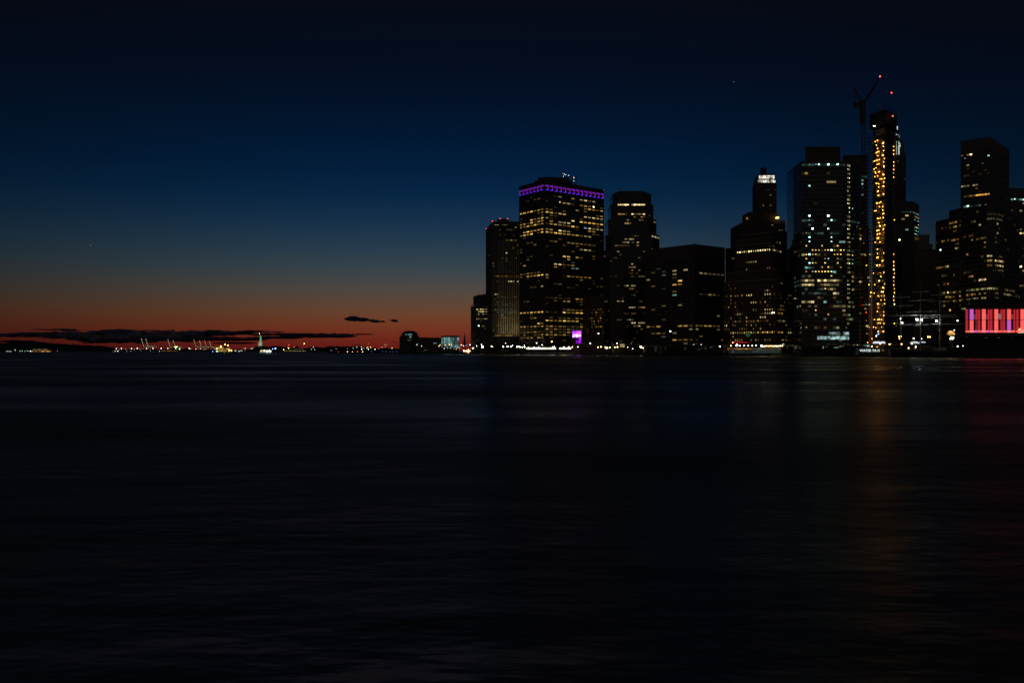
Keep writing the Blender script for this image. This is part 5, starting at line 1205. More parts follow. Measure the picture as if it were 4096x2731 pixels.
# elevated road with cars ----------------------------------------------------
def elevated_road():
    top = [(2560, 960), (2890, 872), (3180, 800), (3520, 740), (3640, 735)]
    m = MB(); z0, z1 = 9.2, 10.4
    for (p0, Y0), (p1, Y1) in zip(top, top[1:]):
        a = XY(p0, Y0); b = XY(p1, Y1); d = (b - a).normalized(); n = Vector((-d.y, d.x)) * 14
        m.prism([a, b, b + n, a + n], z0, z1)
    o = struct(m.build('elevated_road', CONC)); o['label'] = 'elevated riverside road on columns'
    m = MB()
    for (p0, Y0), (p1, Y1) in zip(top, top[1:]):
        a = XY(p0, Y0); b = XY(p1, Y1); k = int((b - a).length / 16)
        for i in range(k):
            q = a + (b - a) * (i + .5) / k
            for d in (2.5, 11): m.box(q.x - .6, q.x + .6, q.y + d - .6, q.y + d + .6, GZ, z0)
        m.bar((a.x, a.y + .1, z1 + .9), (b.x, b.y + .1, z1 + .9), .08)
    o = struct(m.build('road_columns', STEELB)); o['label'] = 'steel columns and rail of the elevated road'
    def on(px): 
        for (p0, Y0), (p1, Y1) in zip(top, top[1:]):
            if p0 <= px <= p1: return XY(px, Y0 + (Y1 - Y0) * (px - p0) / (p1 - p0)), math.atan2((XY(p1, Y1) - XY(p0, Y0)).y, (XY(p1, Y1) - XY(p0, Y0)).x)
    HL = glow('headlight', (.7, .85, 1), 9); TL = glow('tail_light', (1, .08, .03), 4); CARP = surf('car_paint', (.05, .055, .06), rough=.3)
    def car(px, lab, back=3.):
        q, a = on(px); root = thing('car', lab, 'car', (q.x, q.y + back, z1), 'cars on the elevated road')
        root.rotation_euler.z = a; root['_o'] = (0, 0, 0)
        m = MB(); pr = [(-2.2, .35), (2.2, .35), (2.25, .85), (1.3, .95), (.7, 1.45), (-1.2, 1.5), (-2.0, 1.0), (-2.25, .8)]; k = len(pr)
        m.v += [(x, -.85, z) for x, z in pr] + [(x, .85, z) for x, z in pr]
        m.f += [(i, (i + 1) % k, k + (i + 1) % k, k + i) for i in range(k)] + [tuple(reversed(range(k))), tuple(range(k, 2 * k))]
        m.build('body', CARP, root)
        for x in (-1.4, 1.4):
            for y in (-.8, .8): MB().bar((x, y - .1, .33), (x, y + .1, .33), .33, 10).build('wheel', ASPH, root)
        for y in (-.6, .6):
            MB().box(2.2, 2.3, y - .2, y + .2, .6, .85).build('headlight', HL, root); MB().box(-2.3, -2.2, y - .2, y + .2, .7, .9).build('tail_light', TL, root)
    car(2770, 'car with white headlights on the elevated road before the flat-topped block')
    car(2800, 'car with red tail lights on the elevated road right of the white-lit car')
    car(3130, 'car with dim headlights on the elevated road above the excursion boat')
    car(3560, 'car on the elevated road below the unfinished tower')
elevated_road()

# quay lamps -----------------------------------------------------------------
def shore_Y(px):
    for (p1, Y1), (p0, Y0) in zip(shore, shore[1:]):
        if p0 <= px <= p1: return Y0 + (Y1 - Y0) * (px - p0) / (p1 - p0) + 12
    return 1450
lamps = []
for c, lst in (('L', [(95, 246, 'w', .35), (178, 262, 'w', .35), (238, 243, 'w', .35), (250, 272, 'B', 1.0), (362, 262, 'y', .4), (374, 272, 'w', .4), (512, 272, 'B', .5), (541, 226, 'w', .35), (567, 270, 'B', .55), (607, 272, 'w', .6), (628, 255, 'w', .35),
                      (685, 272, 'B', .55), (710, 273, 'B', .5), (726, 275, 'w', .5), (752, 277, 'w', .5), (777, 255, 'w', .35), (779, 277, 'w', .55), (827, 278, 'y', .5), (900, 280, 'B', .6), (928, 226, 'w', .4), (930, 280, 'y', .4), (957, 277, 'w', .5), (1000, 250, 'w', .45),
                      (1057, 277, 'w', .3), (1120, 207, 'y', .7), (1127, 277, 'w', .5), (1151, 271, 'w', .45), (1272, 276, 'w', .6), (1332, 276, 'w', .6), (1376, 275, 'y', .5), (1447, 272, 'w', .35), (1706, 106, 'w', .6), (1603, 228, 'w', .5), (1700, 278, 'y', .5),
                      (1737, 273, 'w', .5), (1792, 278, 'y', .45), (1810, 283, 'B', .7), (1850, 278, 'y', .5), (1912, 278, 'y', .5), (1944, 275, 'w', .5), (1940, 228, 'w', .4), (2073, 278, 'w', .3), (2135, 297, 'w', .35), (2238, 276, 'B', .8), (2265, 288, 'y', .45)]),
               ('M', [(280, 273, 'B', .8), (512, 270, 'B', .8), (742, 268, 'w', .55), (1033, 268, 'w', .55), (413, 78, 'w', .6)]),
               ('I', [(290, 1329, 'w', .42), (313, 1307, 'u', .4), (540, 1334, 'y', .42), (562, 1334, 'y', .38), (545, 1358, 'y', .42), (700, 1357, 'w', .4), (788, 1360, 'w', .25), (857, 1340, 'y', .42), (880, 1340, 'y', .42)]),
               ('K', [(1102, 622, 'w', .42), (1105, 1105, 'w', .4), (1205, 1097, 'w', .2), (1296, 1103, 'y', .38), (1040, 802, 'w', .25)])):
    for x, y, k, r in lst:
        px, py = cp(c, x, y); Y = shore_Y(px)
        if c == 'K': Y = 620
        lamps.append((px, py, k, r, Y))
lamps.sort()
NAMES = {'w': 'white', 'B': 'bright white', 'y': 'amber', 'u': 'blue'}
cnt = {}
for px, py, k, r, Y in lamps:
    p = P(px, py, Y); col = NAMES[k]; cnt[col] = cnt.get(col, 0) + 1
    t = thing('street_lamp', '%s %s lamp from the left along the skyline waterfront' % (ordinal(cnt[col]), col), 'lamp', (p.x, p.y, GZ), 'lamps along the city waterfront')
    m = MB(); m.bar((p.x, p.y + .3, GZ), (p.x, p.y + .3, p.z + .1), .14, 6, .08); m.bar((p.x, p.y + .3, p.z + .1), (p.x, p.y, p.z + .35 + r), .09, 4)
    m.build('pole', STEELB, t); lamp_part(t, p, r, LM[k], 'lamp_head')

# striped dome kiosk, white canopies, gangway --------------------------------
def kiosk():
    Y = 615; root = thing('kiosk', 'small domed kiosk with orange glowing stripes near the pink pavilion', 'kiosk', (P(*cp('K', 975, 1000), Y).x, Y, GZ))
    c = P(*cp('K', 975, 888), Y); r = 70 / 4.704 / F * Y; h = 80 / 4.704 / F * Y
    OR = litglass('orange_dome_light', (1, .5, .13), 1.0, lo=.8, freq=.4)
    for q in range(5):
        t0, t1 = q / 5 + .02, (q + .72) / 5
        m = MB(); m.rings([(c.x, Y, c.z + h * t, r * math.sqrt(max(0, 1 - t * t)), r * math.sqrt(max(0, 1 - t * t))) for t in (t0, (t0 + t1) / 2, t1)], 16); m.build('dome_stripe', OR, root)
    m = MB(); m.rings([(c.x, Y, c.z + h * t * .98, .96 * r * math.sqrt(max(0, 1 - t * t)), .96 * r * math.sqrt(max(0, 1 - t * t))) for t in (0, .3, .6, .85, .97)], 16); m.build('dome', STEELB, root)
    m = MB(); m.rings([(c.x, Y, GZ, 1.0, 1.0), (c.x, Y, c.z, .8, .8)], 12); m.build('post', STEELB, root)
    for x, y in ((968, 962), (990, 938), (1022, 938), (1015, 962)): lamp_part(root, P(*cp('K', x, y), Y - 1.2), .42, LAMPW, 'flood_lamp')
    a = P(*cp('K', 950, 915), Y - 1); b = P(*cp('K', 1000, 900), Y - 1); MB().box(a.x, b.x, Y - 1.2, Y - .9, a.z, b.z).build('lit_sign', LIT[('y', 2)], root)
kiosk()

def canopy(label, c, xa, xb, ya, yb, Y):
    a = P(*cp(c, xa, yb), Y); b = P(*cp(c, xb, ya), Y)
    root = thing('canopy', label, 'canopy', ((a.x + b.x) / 2, Y, GZ), 'white canopies on the pier')
    w = b.x - a.x
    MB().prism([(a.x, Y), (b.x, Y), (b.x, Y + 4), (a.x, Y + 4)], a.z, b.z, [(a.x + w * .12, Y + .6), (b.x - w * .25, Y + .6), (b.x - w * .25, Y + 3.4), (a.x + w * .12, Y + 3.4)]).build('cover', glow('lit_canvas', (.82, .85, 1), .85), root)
    m = MB()
    for x in (a.x + .2, b.x - .2):
        for y in (Y + .2, Y + 3.8): m.bar((x, y, GZ - 1), (x, y, a.z), .08)
    m.build('posts', STEELB, root)
canopy('brightest white lit canopy above the lettered ferry', 'I', 270, 350, 1390, 1412, 700)
canopy('small white lit canopy close right of the brightest one', 'I', 355, 393, 1390, 1412, 702)
canopy('white lit canopy left of the middle mast of the sailing ship', 'K', 252, 388, 1015, 1055, 660)
canopy('narrow white lit canopy right of the middle mast of the sailing ship', 'K', 415, 512, 1018, 1034, 662)
def gangway():
    Y = 615; root = thing('gangway', 'sloping pale gangway between the sailing ship and the pier', 'gangway', (P(3720, 0, Y).x, Y, 1))
    a = P(3600, 1366, Y); b = P(3757, 1401, Y)
    m = MB()
    for d in (0, 2.2):
        m.bar(a + Vector((0, d, 0)), b + Vector((0, d, 0)), .12); m.bar(a + Vector((0, d, 1.4)), b + Vector((0, d, 1.4)), .10)
        for i in range(17):
            p = a + (b - a) * i / 16 + Vector((0, d, 0)); m.bar(p, p + Vector((0, 0, 1.4)), .06)
    m.build('rail', CREAM, root)
    n = len(m.v); q = MB(); q.quad(a, b, b + Vector((0, 2.2, 0)), a + Vector((0, 2.2, 0))); q.build('walkway', CREAM, root)
    m = MB()
    for t in (.1, .5, .9):
        p = a + (b - a) * t; m.bar((p.x, p.y + 1, -2), (p.x, p.y + 1, p.z), .2, 6)
    m.build('supports', STEELB, root)
gangway()

# purple glass hall
def hall():
    Y = 1055; root = thing('glass_hall', 'small glass hall glowing bright purple at the foot of the tower', 'building', (P(2309, 0, Y).x, Y, GZ))
    PU = litglass('purple_glass', (.42, .05, 1), 1.5, lo=.9, freq=.12); PU2 = litglass('bright_purple_glass', (.62, .30, 1), 2.4, lo=.95, freq=.2); PU3 = litglass('dim_purple_glass', (.36, .01, .8), .8, lo=.6, freq=.3)
    def B_(xa, xb, ya, yb, mat, d=0., name='glass_panel'):
        a = P(*cp('B', xa, yb), Y); b = P(*cp('B', xb, ya), Y); MB().box(a.x, b.x, Y - d, Y - d + .3, a.z, b.z).build(name, mat, root)
    for i in range(3):
        for j, (ya, yb, mt) in enumerate(((1150, 1202, PU), (1206, 1258, PU2))):
            x0 = 1047 + i * 49; B_(x0, x0 + (46 if i < 2 else 50), ya, yb, mt)
    B_(1155, 1194, 1262, 1300, PU3); B_(1107, 1194, 1304, 1362, PU3)
    a = P(*cp('B', 1045, 1372), Y); b = P(*cp('B', 1197, 1146), Y); MB().box(a.x, b.x, Y + .5, Y + 14, GZ, b.z).build('frame', STEELB, root)
hall()

# ================================================================= FERRY TERMINALS AT THE LEFT
def round_building():
    Y = 1480; root = thing('office_block', 'round-cornered dark building with a lit drum top beyond the ferry terminal', 'building', (P(1630, 0, Y).x, Y, GZ))
    def N_(x, y, d=0): return P(*cp('N', x, y), Y + d)
    def drum(xa, xb, yt, zb, name, mat, dep=.5):
        a = N_(xa, yt); b = N_(xb, yt); cx = (a.x + b.x) / 2; rx = (b.x - a.x) / 2
        MB().rings([(cx, Y + 30, zb, rx, 28 * dep * 1.7), (cx, Y + 30, a.z, rx, 28 * dep * 1.7)], 18).build(name, mat, root); return a.z
    z1 = drum(1218, 1475, 345, GZ, 'wall', STONE); drum(1214, 1479, 340, z1, 'cornice', STONE)
    z2 = drum(1226, 1472, 318, z1 + .5, 'upper_wall', STONE, .48); z3 = drum(1250, 1452, 287, z2, 'drum', STONE, .42)
    a = N_(1250, 287); b = N_(1452, 287); cx = (a.x + b.x) / 2
    MB().rings([(cx, Y + 30, z3, (b.x - a.x) / 2 + .5, 20), (cx, Y + 30, N_(0, 268).z, (b.x - a.x) / 2 * .72, 14), (cx, Y + 30, N_(0, 256).z, (b.x - a.x) / 2 * .5, 9)], 18).build('roof', DARKROOF, root)
    m = MB()
    for x, y in ((1232, 265), (1273, 240), (1300, 250)): m.bar(N_(x, 330, 20), N_(x, y, 20), .2)
    m.bar(N_(1160, 398, 5), N_(1220, 410, 5), .35); m.build('aerials', STEELB, root)
    for x0, x1, y0, y1, k in ((1317, 1332, 297, 312, ('c', 2)), (1347, 1370, 297, 315, ('c', 1)), (1372, 1398, 297, 314, ('c', 1)), (1368, 1390, 329, 343, ('c', 1)), (1348, 1362, 371, 384, ('w', 1)), (1372, 1388, 370, 384, ('w', 1))):
        p = N_(x0, y1, 0); q = N_(x1, y0, 0); MB().box(p.x, q.x, Y + 5, Y + 5.4, p.z, q.z).build('window', LIT[k], root)
round_building()
def maritime():
    Y = 1440; root = thing('ferry_terminal', 'long dark ferry building with humped roof left of the glass terminal', 'building', (P(1715, 0, Y).x, Y, GZ))
    def N_(x, y, d=0): return P(*cp('N', x, y), Y + d)
    a = N_(1465, 362); b = N_(1785, 362); MB().box(a.x, b.x, Y, Y + 35, GZ, a.z).build('wall', STONE, root)
    z = a.z; m = MB(); m.v += [(a.x - .5, Y - .5, z), (b.x + .5, Y - .5, z), (b.x + .5, Y + 36, z), (a.x - .5, Y + 36, z), (a.x + 4, Y + 16, z + 3.0), (b.x - 6, Y + 16, z + 2.0)]
    m.f += [(0, 1, 5, 4), (1, 2, 5), (2, 3, 4, 5), (3, 0, 4)]; m.build('roof', DARKROOF, root)
    for (x0, x1, y) in ((1520, 1595, 347), (1560, 1575, 343), (1690, 1745, 345)):
        p = N_(x0, y, 10); q = N_(x1, y, 10); MB().box(p.x, q.x, Y + 6, Y + 20, z, p.z).build('dormer', STONE, root)
    for (x0, x1, y0, y1, k) in ((1462, 1510, 414, 426, ('c', 0)), (1672, 1715, 411, 420, ('c', 1)), (1560, 1575, 496, 507, ('w', 1)), (1582, 1596, 496, 507, ('w', 1)), (1745, 1752, 405, 415, ('w', 0))):
        p = N_(x0, y1); q = N_(x1, y0); MB().box(p.x, q.x, Y - .5, Y - .1, p.z, q.z).build('window', LIT[k], root)
maritime()
def glass_terminal():
    Y = 1400; root = thing('ferry_terminal', 'ferry terminal with a tall pale-lit glass hall left of the skyline', 'building', (P(1800, 0, Y).x, Y, GZ))
    def N_(x, y, Y_): return P(*cp('N', x, y), Y_)
    Yl = Y + 22; Yr = Y + 26
    A = N_(1772, 352, Yl); C = N_(1912, 338, Y); Rr = N_(1995, 345, Yr)
    zt = C.z
    MB().prism([(A.x - .5, Yl), (C.x, Y - .8), (Rr.x + .8, Yr), ((A.x + Rr.x) - C.x, Yl + Yr - Y)], zt, zt + 2.4).build('roof', STEELB, root)
    GL = litglass('hall_glass', (.42, .80, .78), .2, lo=.55, freq=.09)
    MB().prism([(A.x + .4, Yl + .4), (C.x, Y + .4), (Rr.x - .4, Yr + .4), ((A.x + Rr.x) - C.x, Yl + Yr - Y)], GZ, zt).build('hall', STONE, root)
    zb = N_(0, 470, Y).z
    for (p, q, n) in ((A, C, 5), (C, Rr, 3)):
        for i in range(n):
            for j in range(3):
                t0 = (i + .06) / n; t1 = (i + .94) / n; a = p + (q - p) * t0; b = p + (q - p) * t1
                h = (zt - zb) / 3
                MB().quad((a.x, a.y, zb + j * h + .2), (b.x, b.y, zb + j * h + .2), (b.x, b.y, zb + (j + 1) * h - .2), (a.x, a.y, zb + (j + 1) * h - .2)).build('glass_panel', GL, root)
    m = MB()
    for i in range(5):
        p = A + (C - A) * i / 5; m.bar((p.x, p.y - .3, GZ), (p.x, p.y - .3, zt), .25)
    m.build('mullions', STEELB, root)
glass_terminal()

def helicopter(px, lab):
    Y = 1660; p = P(px, 1403, Y); root = thing('helicopter', lab, 'helicopter', (p.x, Y, 2), 'helicopters parked on the pier')
    z = CH + (HY - 1403) / F * Y + .3; x = p.x
    m = MB(); m.rings([(x, Y, z + .3, 1.2, .6), (x, Y, z + 1.0, 2.6, 1.1), (x, Y, z + 2.0, 2.4, 1.1), (x, Y, z + 2.8, .9, .6)], 12)
    m.bar((x + 1.8, Y, z + 2), (x + 7, Y, z + 2.5), .5, 8, .2); m.prism([(x + 6.6, Y - .1), (x + 7.5, Y - .1), (x + 7.5, Y + .1), (x + 6.6, Y + .1)], z + 1.7, z + 4); m.build('fuselage', NAVY, root)
    m = MB(); m.bar((x, Y, z + 2.8), (x, Y, z + 3.6), .2, 6)
    for k in range(4):
        a = k * math.pi / 2 + .3; m.bar((x, Y, z + 3.6), (x + 7 * math.cos(a), Y + 7 * math.sin(a), z + 3.4), .16)
    m.build('rotor', STEELB, root)
    m = MB()
    for d in (-1, 1):
        m.bar((x - 2, Y + d, z - .2), (x + 2, Y + d, z - .2), .1)
        for q in (-1, 1): m.bar((x + q, Y + d, z - .2), (x + q, Y + d * .6, z + .6), .08)
    m.build('skids', STEELB, root)
helicopter(Nx(975), 'parked dark helicopter nearer the small boat on the landing pier')
helicopter(Nx(1130), 'parked dark helicopter nearer the round building on the landing pier')

# small lights far off -------------------------------------------------------
def far_lights(lst, c, Y, place, group, nm_='harbour_lamp', rk=1.):
    ct = {}
    for x, y, k, r in sorted(lst):
        p = P(*cp(c, x, y), Y); col = {'w': 'white', 'B': 'bright white', 'y': 'amber', 'r': 'red', 'g': 'green', 'u': 'blue'}[k]; ct[col] = ct.get(col, 0) + 1
        tot = sum(1 for t in lst if t[2] == k)
        lab = ('only %s lamp %s' % (col, place)) if tot == 1 else '%s %s lamp from the left %s' % (ordinal(ct[col]), col, place)
        rr = r * Y / F * rk * .85; zb = min(1.0, p.z - rr - .5)
        t = thing(nm_, lab, 'lamp', (p.x, Y, zb), group)
        MB().bar((p.x, Y + rr * .5, zb), (p.x, Y + rr * .5, p.z), .06 * rr + .1).build('pole', STEELB, t)
        m = MB(); m.ball(p, rr, k=6, m=4); m.build('lamp_head', {'w': FW, 'B': FB, 'y': FY, 'r': FR, 'g': FG, 'u': FU}[k], t)
FW = glow('far_white_lamp', (.9, 1, .88), 2.2); FB = glow('far_floodlight', (.9, 1, .95), 5); FY = glow('far_amber_lamp', (1, .6, .2), 4); FR = glow('far_red_lamp', (1, .07, .04), 3); FG = glow('far_green_lamp', (.15, 1, .5), 2.5); FU = glow('far_blue_lamp', (.12, .3, 1), 2)
far_lights([(75, 603, 'w', 1), (93, 603, 'w', 1.2), (110, 603, 'w', .9), (127, 603, 'w', 1.2), (180, 590, 'w', 1.4), (172, 583, 'w', .8), (235, 599, 'w', 1.3), (263, 599, 'w', 1.3), (291, 602, 'g', 1.2), (320, 597, 'w', 1.2), (341, 600, 'y', 1), (360, 600, 'B', 1.6), (378, 600, 'w', 1.3), (675, 599, 'r', 1.4)],
           'O', 5200, 'at the foot of the far left hill', 'lamps below the far hill')
far_lights([(1327, 608, 'r', 1.2), (1354, 599, 'w', 1.5), (1386, 600, 'B', 1.5), (1368, 571, 'B', 1.6), (1428, 568, 'B', 1.6), (1547, 570, 'B', 1.6), (1614, 567, 'B', 1.8), (1628, 567, 'r', 1), (1580, 580, 'w', .9), (1480, 577, 'w', .8), (1724, 568, 'B', 1.5), (1799, 567, 'B', 1.7), (1895, 568, 'B', 1.8),
            (1974, 566, 'B', 1.5), (2224, 568, 'B', 1.8), (2243, 573, 'w', 1.2), (2305, 576, 'w', 1.5), (1540, 600, 'w', .7), (1490, 602, 'w', .6), (1650, 578, 'w', .9), (1400, 582, 'w', .7), (1660, 600, 'u', .8), (1770, 600, 'w', .8)], 'O', 5400, 'around the container port cranes', 'lamps of the container port')
far_lights([(327, 612, 'w', 1.4), (400, 607, 'w', 1.3), (470, 608, 'w', 1.0), (627, 608, 'w', 1.4), (940, 635, 'w', 1.3), (955, 641, 'w', 1.5), (1000, 645, 'w', 1.5), (1017, 643, 'w', 1.2), (1037, 635, 'w', 1.3), (1056, 637, 'w', 1), (1102, 600, 'w', 1.5), (1080, 600, 'r', 1.2), (1193, 605, 'w', 1.3), (1218, 600, 'w', 1.4), (1100, 632, 'w', .7)],
           'Q', 5300, 'on the low shore left of the statue', 'lamps of the far low shore')
far_lights([(168, 466, 'w', 1.5), (143, 493, 'w', 1.2), (185, 494, 'w', 1.3), (388, 505, 'w', .8), (413, 511, 'w', .8), (455, 484, 'w', .9), (667, 477, 'g', 1.5), (595, 483, 'g', 1), (712, 464, 'w', 1.5), (771, 464, 'w', 1.6), (775, 492, 'B', 1.6), (856, 423, 'r', 1.3), (850, 465, 'y', 1.5), (838, 475, 'y', 1.5), (858, 491, 'B', 1.7), (886, 467, 'y', 1.8),
            (940, 491, 'B', 1.8), (988, 482, 'r', 1.5), (1067, 462, 'r', 1.4), (1155, 477, 'y', 1.7), (800, 475, 'w', 1), (1035, 465, 'y', .8), (1020, 470, 'y', .8), (1062, 430, 'y', .6), (1075, 440, 'y', .6), (1108, 420, 'r', .7), (1090, 440, 'y', .6)], 'N', 2600, 'on the shore between statue and landing pier', 'lamps between statue and pier')
far_lights([(595, 523, 'y', 1.9), (657, 524, 'y', 1.5), (721, 523, 'r', 1.9), (785, 523, 'y', 2.0), (480, 523, 'r', 1)], 'N', 1640, 'low on the water edge of the landing pier', 'warning lamps of the landing pier')
far_lights([(x, 520, 'u', .9) for x in (897, 1032, 1080, 1133, 1166, 1215, 1262, 1362, 1415, 1463)], 'N', 1600, 'in the row edging the helicopter pier', 'blue edge lamps')
far_lights([(1467, 434, 'w', 1.9), (1525, 451, 'w', 1.9), (1743, 452, 'y', 1.9), (1757, 437, 'y', 1.7), (1820, 438, 'y', 1.8), (1872, 432, 'y', 2.2), (1896, 432, 'y', 1.4), (2023, 437, 'B', 1.9), (2050, 447, 'y', 1.9), (1947, 457, 'w', 1.3), (1970, 475, 'g', 1.4), (1998, 475, 'g', 1.7), (1810, 482, 'w', 1.7), (1850, 478, 'w', 1),
            (1885, 480, 'w', 1), (1930, 480, 'w', 1), (1960, 490, 'y', 1.1), (2137, 434, 'w', 1.2), (2167, 480, 'w', 1.7), (2085, 444, 'u', 1.6), (2098, 444, 'u', 1.2)], 'N', 1340, 'around the two ferry terminals', 'lamps around the ferry terminals')

# shore hall with orange band under hill
def hall_far():
    Y = 5100; a = P(Ox(378), 0, Y).x; b = P(Ox(602), 0, Y).x
    root = thing('shore_hall', 'long low lit hall on the shore below the far left hill', 'building', ((a + b) / 2, Y, 1))
    MB().box(a, b, Y, Y + 40, 0, P(0, 1397, Y).z).build('wall', STONE, root)
    n = 14; s = (b - a) / n; 
    for i in range(n):
        o = MB(); o.box(a + i * s + 1, a + (i + 1) * s - 1, Y - .6, Y - .2, P(0, 1406.5, Y).z, P(0, 1403, Y).z); o.build('window', LIT[('o', 1 if i < 7 else 2)], root)
    for i in range(9):
        x = P(Ox(402 + i * 20), 0, Y).x; MB().box(x - 6, x + 6, Y - .6, Y - .2, P(0, 1398.5, Y).z, P(0, 1396.3, Y).z).build('window', LIT[('w', 1)], root)
    MB().box(a - 2, b + 2, Y - 1, Y + 41, P(0, 1396, Y).z, P(0, 1395, Y).z).build('roof', STEELB, root)
hall_far()

# container cranes -----------------------------------------------------------
def port_crane(px, ytop, Y, lab, lit=True, proto=None):
    base = P(px, 1404, Y)
    if proto is not None:
        c = copy_tree(proto); c.location = (base.x, Y, 2); c['label'] = lab; c['group'] = proto['group']; k = (1404 - ytop) / proto['h']
        c.scale = (k * Y / proto['Yp'],) * 3; return c
    root = thing('container_crane', lab, 'crane', (0, 0, 0), 'container cranes')
    m = MB(); u = Y / F; H = (1404 - ytop) * u
    zg = H * .40
    for x in (0, 16):
        for y in (0, 26): m.bar((x, y, 0), (x, y, zg + 6), 1.1)
        m.bar((x, 0, zg * .4), (x, 26, zg * .4), .8)
    for y in (0, 26): m.bar((0, y, zg * .4), (16, y, zg * .4), .7); m.bar((0, y, zg * .4), (16, y, zg), .6)
    m.bar((0, 13, zg), (0, 13, H * .66), 1.0); m.bar((16, 13, zg), (0, 13, H * .66), .8); m.build('legs', STEELB, root)
    m = MB(); m.box(-4, 34 + 22, 10, 16, zg, zg + 3.2); m.build('girder', STEELB, root)
    m = MB(); m.bar((-4, 13, zg + 1.5), (-20, 13, H), 1.5, 4, .9); m.bar((-4, 16, zg + 1.5), (-20, 16, H), 1.0, 4, .6)
    for i in range(7): t = i / 7; m.bar((-4 - 16 * t, 13, zg + 1.5 + (H - zg) * t), (-4 - 16 * (t + .14), 16, zg + 1.5 + (H - zg) * (t + .14)), .5)
    m.bar((0, 13, H * .66), (-17, 13, H * .8), .35); m.build('boom', STEELB, root)
    if lit:
        for i in range(8):
            t = .12 + i * .125; m = MB(); m.ball((-4 - 16 * t, 11, zg + 1.5 + (H - zg) * t), 1.25, k=6, m=4); m.build('boom_lamp', FCR, root)
        for i in range(6): m = MB(); m.ball((-2 + i * 11, 9, zg + 1), 1.2, k=6, m=4); m.build('girder_lamp', FCR, root)
        for i in range(4): m = MB(); m.ball((16 if i % 2 else 0, -1.5, zg * (.25 + .2 * i)), 1.1, k=6, m=4); m.build('leg_lamp', FCR, root)
        m = MB(); m.ball((-20, 12, H), 1.5, k=6, m=4); m.build('warning_light', FR, root)
    root['h'] = 1404 - ytop; root['Yp'] = Y; root.location = (base.x, Y, 2)
    return root
FCR = glow('crane_lamp', (.85, .95, .5), 1.3)
pc = port_crane(Ox(1690), cp('O', 0, 455)[1], 6000, 'lit container crane with raised boom, left of the tallest pair')
port_crane(Ox(1740), cp('O', 0, 455)[1], 6000, 'lit container crane with raised boom, right of the tallest pair', proto=pc)
port_crane(Ox(2000), cp('O', 0, 464)[1], 6050, 'lit container crane above the amber-strip ferry, left one', proto=pc)
port_crane(Ox(2060), cp('O', 0, 474)[1], 6050, 'lit container crane above the amber-strip ferry, right one', proto=pc)
for x, y, w in ((330, 466, 'leftmost'), (415, 478, 'second from the left'), (495, 478, 'third from the left'), (570, 484, 'rightmost')):
    port_crane(Qx(x), cp('Q', 0, y)[1], 6050, '%s of the four dim container cranes left of the big ferry' % w, proto=pc)
pd = port_crane(Nx(690), cp('N', 0, 420)[1], 5800, 'unlit far container crane, leftmost in the row left of the landing pier', lit=False)
for x, y, w in ((710, 420, 'second'), (733, 420, 'third'), (757, 418, 'fourth'), (778, 418, 'fifth'), (480, 428, 'low one'), (497, 428, 'low second')):
    lab = 'unlit far container crane, %s from the left in the row left of the landing pier' % w if 'low' not in w else ('left' if w == 'low one' else 'right') + ' of two small unlit cranes above the low shore right of the statue'
    port_crane(Nx(x), cp('N', 0, y)[1], 5800, lab, proto=pd)

